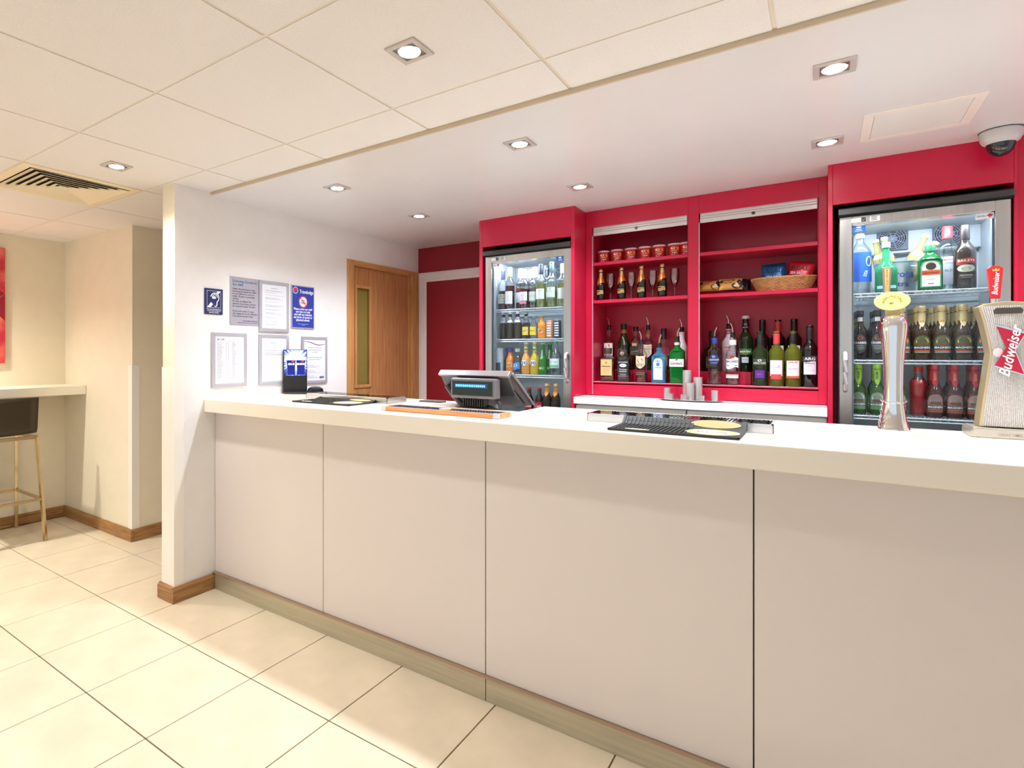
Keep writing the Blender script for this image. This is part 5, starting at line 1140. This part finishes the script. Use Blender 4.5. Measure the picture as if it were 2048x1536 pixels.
bottle('vodka_bottle', 'clear vodka bottle with red cap on the top shelf', (rx_(.482), RY+.075, za), .034, .300, .205, .255, .014, g_white, (.248, .305, .0185, (226,70,74)), (.2, l_water), 0, [dict(z0=.03, z1=.16, w=.05, c=(230,234,244), t=[('SMIRNOFF', .145, .010, RED, .04), ('VODKA', .13, .009, (120,120,140), .03), ('No 21', .095, .016, (60,60,90), .026, dict(s=.3))])])
bottle('cream_liqueur_bottle', 'dark brown cream liqueur bottle with red and gold arched label', (rx_(.530), RY, za), .0385, .285, .165, .225, .0150, mat('glass_dark_brown', (46,34,28), .12, spec=.7), (.225, .290, .0175, (36,28,26)), None, 0,
       [dict(z0=.110, z1=.138, w=.070, c=(150,40,40), shape='wave', t=[('BAILEYS', .126, .015, (240,226,196), .056)]), dict(z0=.075, z1=.108, w=.062, c=(196,198,176), shape='oval', t=[('#disc', .090, .012, (110,130,80), .03)]), dict(z0=.046, z1=.072, w=.05, c=(50,38,30), t=[('ORIGINAL', .060, .008, (220,210,200), .04), ('#line', .050, .0014, (190,170,140), .03)])])
# steel bucket of beers
bu = thing('beer_bucket', 'steel bucket with dark blue lettering holding leaning beer bottles', 'bucket', (rx_(.305), 3.655, za))
MB().lathe([(0, 0), (.068, 0), (.070, .003), (.086, .150), (.089, .153), (.089, .158), (.085, .158), (.083, .150), (.067, .006), (0, .006)], 36).build('bucket_body', mat('bucket_steel', (196,206,214), .3, .8), bu, smooth=True)
def cone(u, v): r = .0705+.0158*(v/.15); return (r*1.012*sin(u/r), -r*1.012*cos(u/r), v)
p = put_text(MB(), 'Corona', .0, .092, .046, cone, .125, .012); put_text(p, 'Extra', .0, .045, .034, cone, .085, .012); p.build('lettering', ink((34,70,140)), bu)
be = bottle('beer_bottle', 'x', (0,0,0), .030, .225, .125, .175, .0125, glass('glass_pale_beer', (226,216,150), .30, .05, .45), (.218, .232, .0140, (236,230,214)), None, 0, [dict(z0=.128, z1=.150, w=.050, c=(238,236,230), r=.0300, n='shoulder_label', t=[('Corona', .140, .014, (90,96,120), .040)])], group='pale beer bottles leaning in the bucket')
for k, (x, y, z, ax, ay, lb) in enumerate(((.262, 3.665, .085, -.06, -.16, 'pale beer bottle leaning left at the far left of the bucket'), (.278, 3.635, .085, .05, -.10, 'pale beer bottle leaning left at the front of the bucket'), (.335, 3.66, .095, 0, .34, 'pale beer bottle leaning right in the bucket'), (.330, 3.630, .070, .0, .53, 'pale beer bottle leaning furthest right over the bucket rim'))):
    o = be if k == 0 else copy_tree(be)
    o.location = (rx_(x)+.0, y, za+z-.03); o.rotation_euler = (ax, ay, 0); o['label'] = lb
# cider and ginger beer
zb_ = 1.3225
ci = bottle('cider_bottle', 'x', (0,0,0), .0335, .232, .118, .180, .0140, g_brown, (.226, .250, .0160, (206,180,120), .35, .3), None, 0,
            [dict(z0=.150, z1=.228, w=.046, c=(216,192,134), r=.0202, shape='vee', n='neck_foil', metal=.3, rough=.4, t=[('#disc', .176, .010, (180,50,44), .011)]),
             dict(z0=.030, z1=.112, w=.060, c=(60,84,50), shape='arch', t=[('#disc', .084, .040, (230,160,60), .044), ('#disc', .094, .008, (150,50,30), .009), ('#line', .064, .018, (96,72,40), .036), ('#line', .048, .014, (26,26,22), .060), ('MAGNERS', .055, .0125, WH, .056, dict(b=.02)), ('#line', .040, .004, (190,60,40), .058), ('#line', .034, .002, (220,220,200), .05)])])
fx = [(.311, 'gold-necked cider bottle behind the chrome tap, middle shelf'), (.382, 'gold-necked cider bottle, first to the right of the chrome tap'), (.452, 'gold-necked cider bottle, second to the right of the chrome tap'), (.523, 'gold-necked cider bottle, third to the right of the chrome tap'), (.594, 'gold-necked cider bottle behind the waisted tap, middle shelf')]
gC = 'gold-necked cider bottles in the right fridge'
for k, (x, lb) in enumerate(fx):
    loc = (rx_(x), RY-.01, zb_)
    if k == 0: ci.location = loc; ci['label'] = lb; ci['group'] = gC
    else: dup(ci, lb, loc, 0, gC)
    for r in range(1, 4): dup(ci, 'gold-necked cider bottle, %s row, %s' % (('second', 'third', 'back')[r-1], ('behind the chrome tap', 'first column right of the chrome tap', 'second column right of the chrome tap', 'third column right of the chrome tap', 'behind the waisted tap')[k]), (rx_(x)-.004*r, RY-.01+.078*r, zb_), 0, gC)
cb = bottle('ginger_beer_bottle', 'x', (0,0,0), .0300, .222, .128, .178, .0135, mat('glass_black_brown', (30,24,22), .1, spec=.7), (.215, .238, .0150, (60,46,42), .35), None, 0,
            [dict(z0=.030, z1=.122, w=.052, c=(62,62,58), shape='oval', t=[('#disc', .104, .016, (200,90,60), .022), ('CRABBIES', .080, .014, WH, .050, dict(b=.02)), ('#line', .066, .002, (170,190,170), .034), ('#line', .058, .002, (170,190,170), .03), ('#line', .05, .002, (170,190,170), .024)]), dict(z0=.185, z1=.205, w=.02, c=(196,190,190), r=.0150, n='neck_label')])
gG = 'dark ginger beer bottles in the right fridge'
for k, (x, lb) in enumerate(((.156, 'dark ginger beer bottle at the left end of the middle shelf'), (.222, 'dark ginger beer bottle left of the chrome tap'))):
    loc = (rx_(x), RY-.01, zb_)
    if k == 0: cb.location = loc; cb['label'] = lb; cb['group'] = gG
    else: dup(cb, lb, loc, 0, gG)
    for r in range(1, 3): dup(cb, 'dark ginger beer bottle, %s row, %s' % (('second', 'back')[r-1], ('left end of the shelf', 'just left of the chrome tap')[k]), (rx_(x)-.003*r, RY-.01+.072*r, zb_), 0, gG)
zc2 = 1.0575
def cider2(neck, disc, foot, gl): return bottle('cider_bottle', 'x', (0,0,0), .0300, .228, .110, .172, .0132, gl, (.222, .240, .0150, neck, .4), None, 0,
    [dict(z0=.138, z1=.226, w=.042, c=neck, r=.0195, shape='vee', n='neck_foil', t=[('PEAR' if foot[1] > 100 else 'BERRY', .188, .012, (60,60,20) if foot[1] > 100 else (240,170,120), .036, dict(rot=pi/2))]),
     dict(z0=.024, z1=.106, w=.056, c=(120,130,110) if foot[1] > 100 else (130,110,104), shape='arch', t=[('#disc', .080, .038, disc, .042), ('#line', .058, .014, (90,70,50), .034), ('#line', .040, .014, (26,26,24), .055), ('MAGNERS', .047, .012, WH, .052, dict(b=.02)), ('#line', .026, .010, foot, .054)])])
pe = cider2((150,190,50), (190,220,180), (60,150,60), glass('glass_pear', (60,92,44), .8, .06, .15)); gP = 'pear cider bottles with lime neck foil'
for k, (x, lb) in enumerate(((.150, 'pear cider bottle with lime neck foil at the left end of the lower shelf'), (.221, 'pear cider bottle with lime neck foil left of the chrome tap'), (.300, 'pear cider bottle with lime neck foil behind the chrome tap'))):
    loc = (rx_(x), RY-.01, zc2)
    if k == 0: pe.location = loc; pe['label'] = lb; pe['group'] = gP
    else: dup(pe, lb, loc, 0, gP)
    dup(pe, 'pear cider bottle with lime neck foil, second row, %s' % ('left end', 'left of the chrome tap', 'behind the chrome tap')[k], (rx_(x)-.004, RY+.066, zc2), 0, gP)
be2 = cider2((176,36,44), (206,110,110), (150,60,40), mat('glass_red_brown', (70,34,28), .12, spec=.7)); gB = 'berry cider bottles with red neck foil'
for k, (x, lb) in enumerate(((.428, 'berry cider bottle with red neck foil, first right of the chrome tap'), (.495, 'berry cider bottle with red neck foil, second right of the chrome tap'), (.562, 'berry cider bottle with red neck foil beside the waisted tap'))):
    loc = (rx_(x), RY-.01, zc2)
    if k == 0: be2.location = loc; be2['label'] = lb; be2['group'] = gB
    else: dup(be2, lb, loc, 0, gB)
    dup(be2, 'berry cider bottle with red neck foil, second row, %s' % ('first column', 'second column', 'beside the waisted tap')[k], (rx_(x)-.004, RY+.066, zc2), 0, gB)
bottle('reflection_bottle', 'made-up red bottle on the lower shelf, for a red glass reflection', (rx_(.375), RY+.02, zc2), .033, .225, .150, .195, .014, g_clear, (.205, .232, .0165, (190,30,40)), (.17, mat('reflection_red', (196,24,44), .25)), 0, ())  # bottle added where only a red reflection shows in the fridge glass
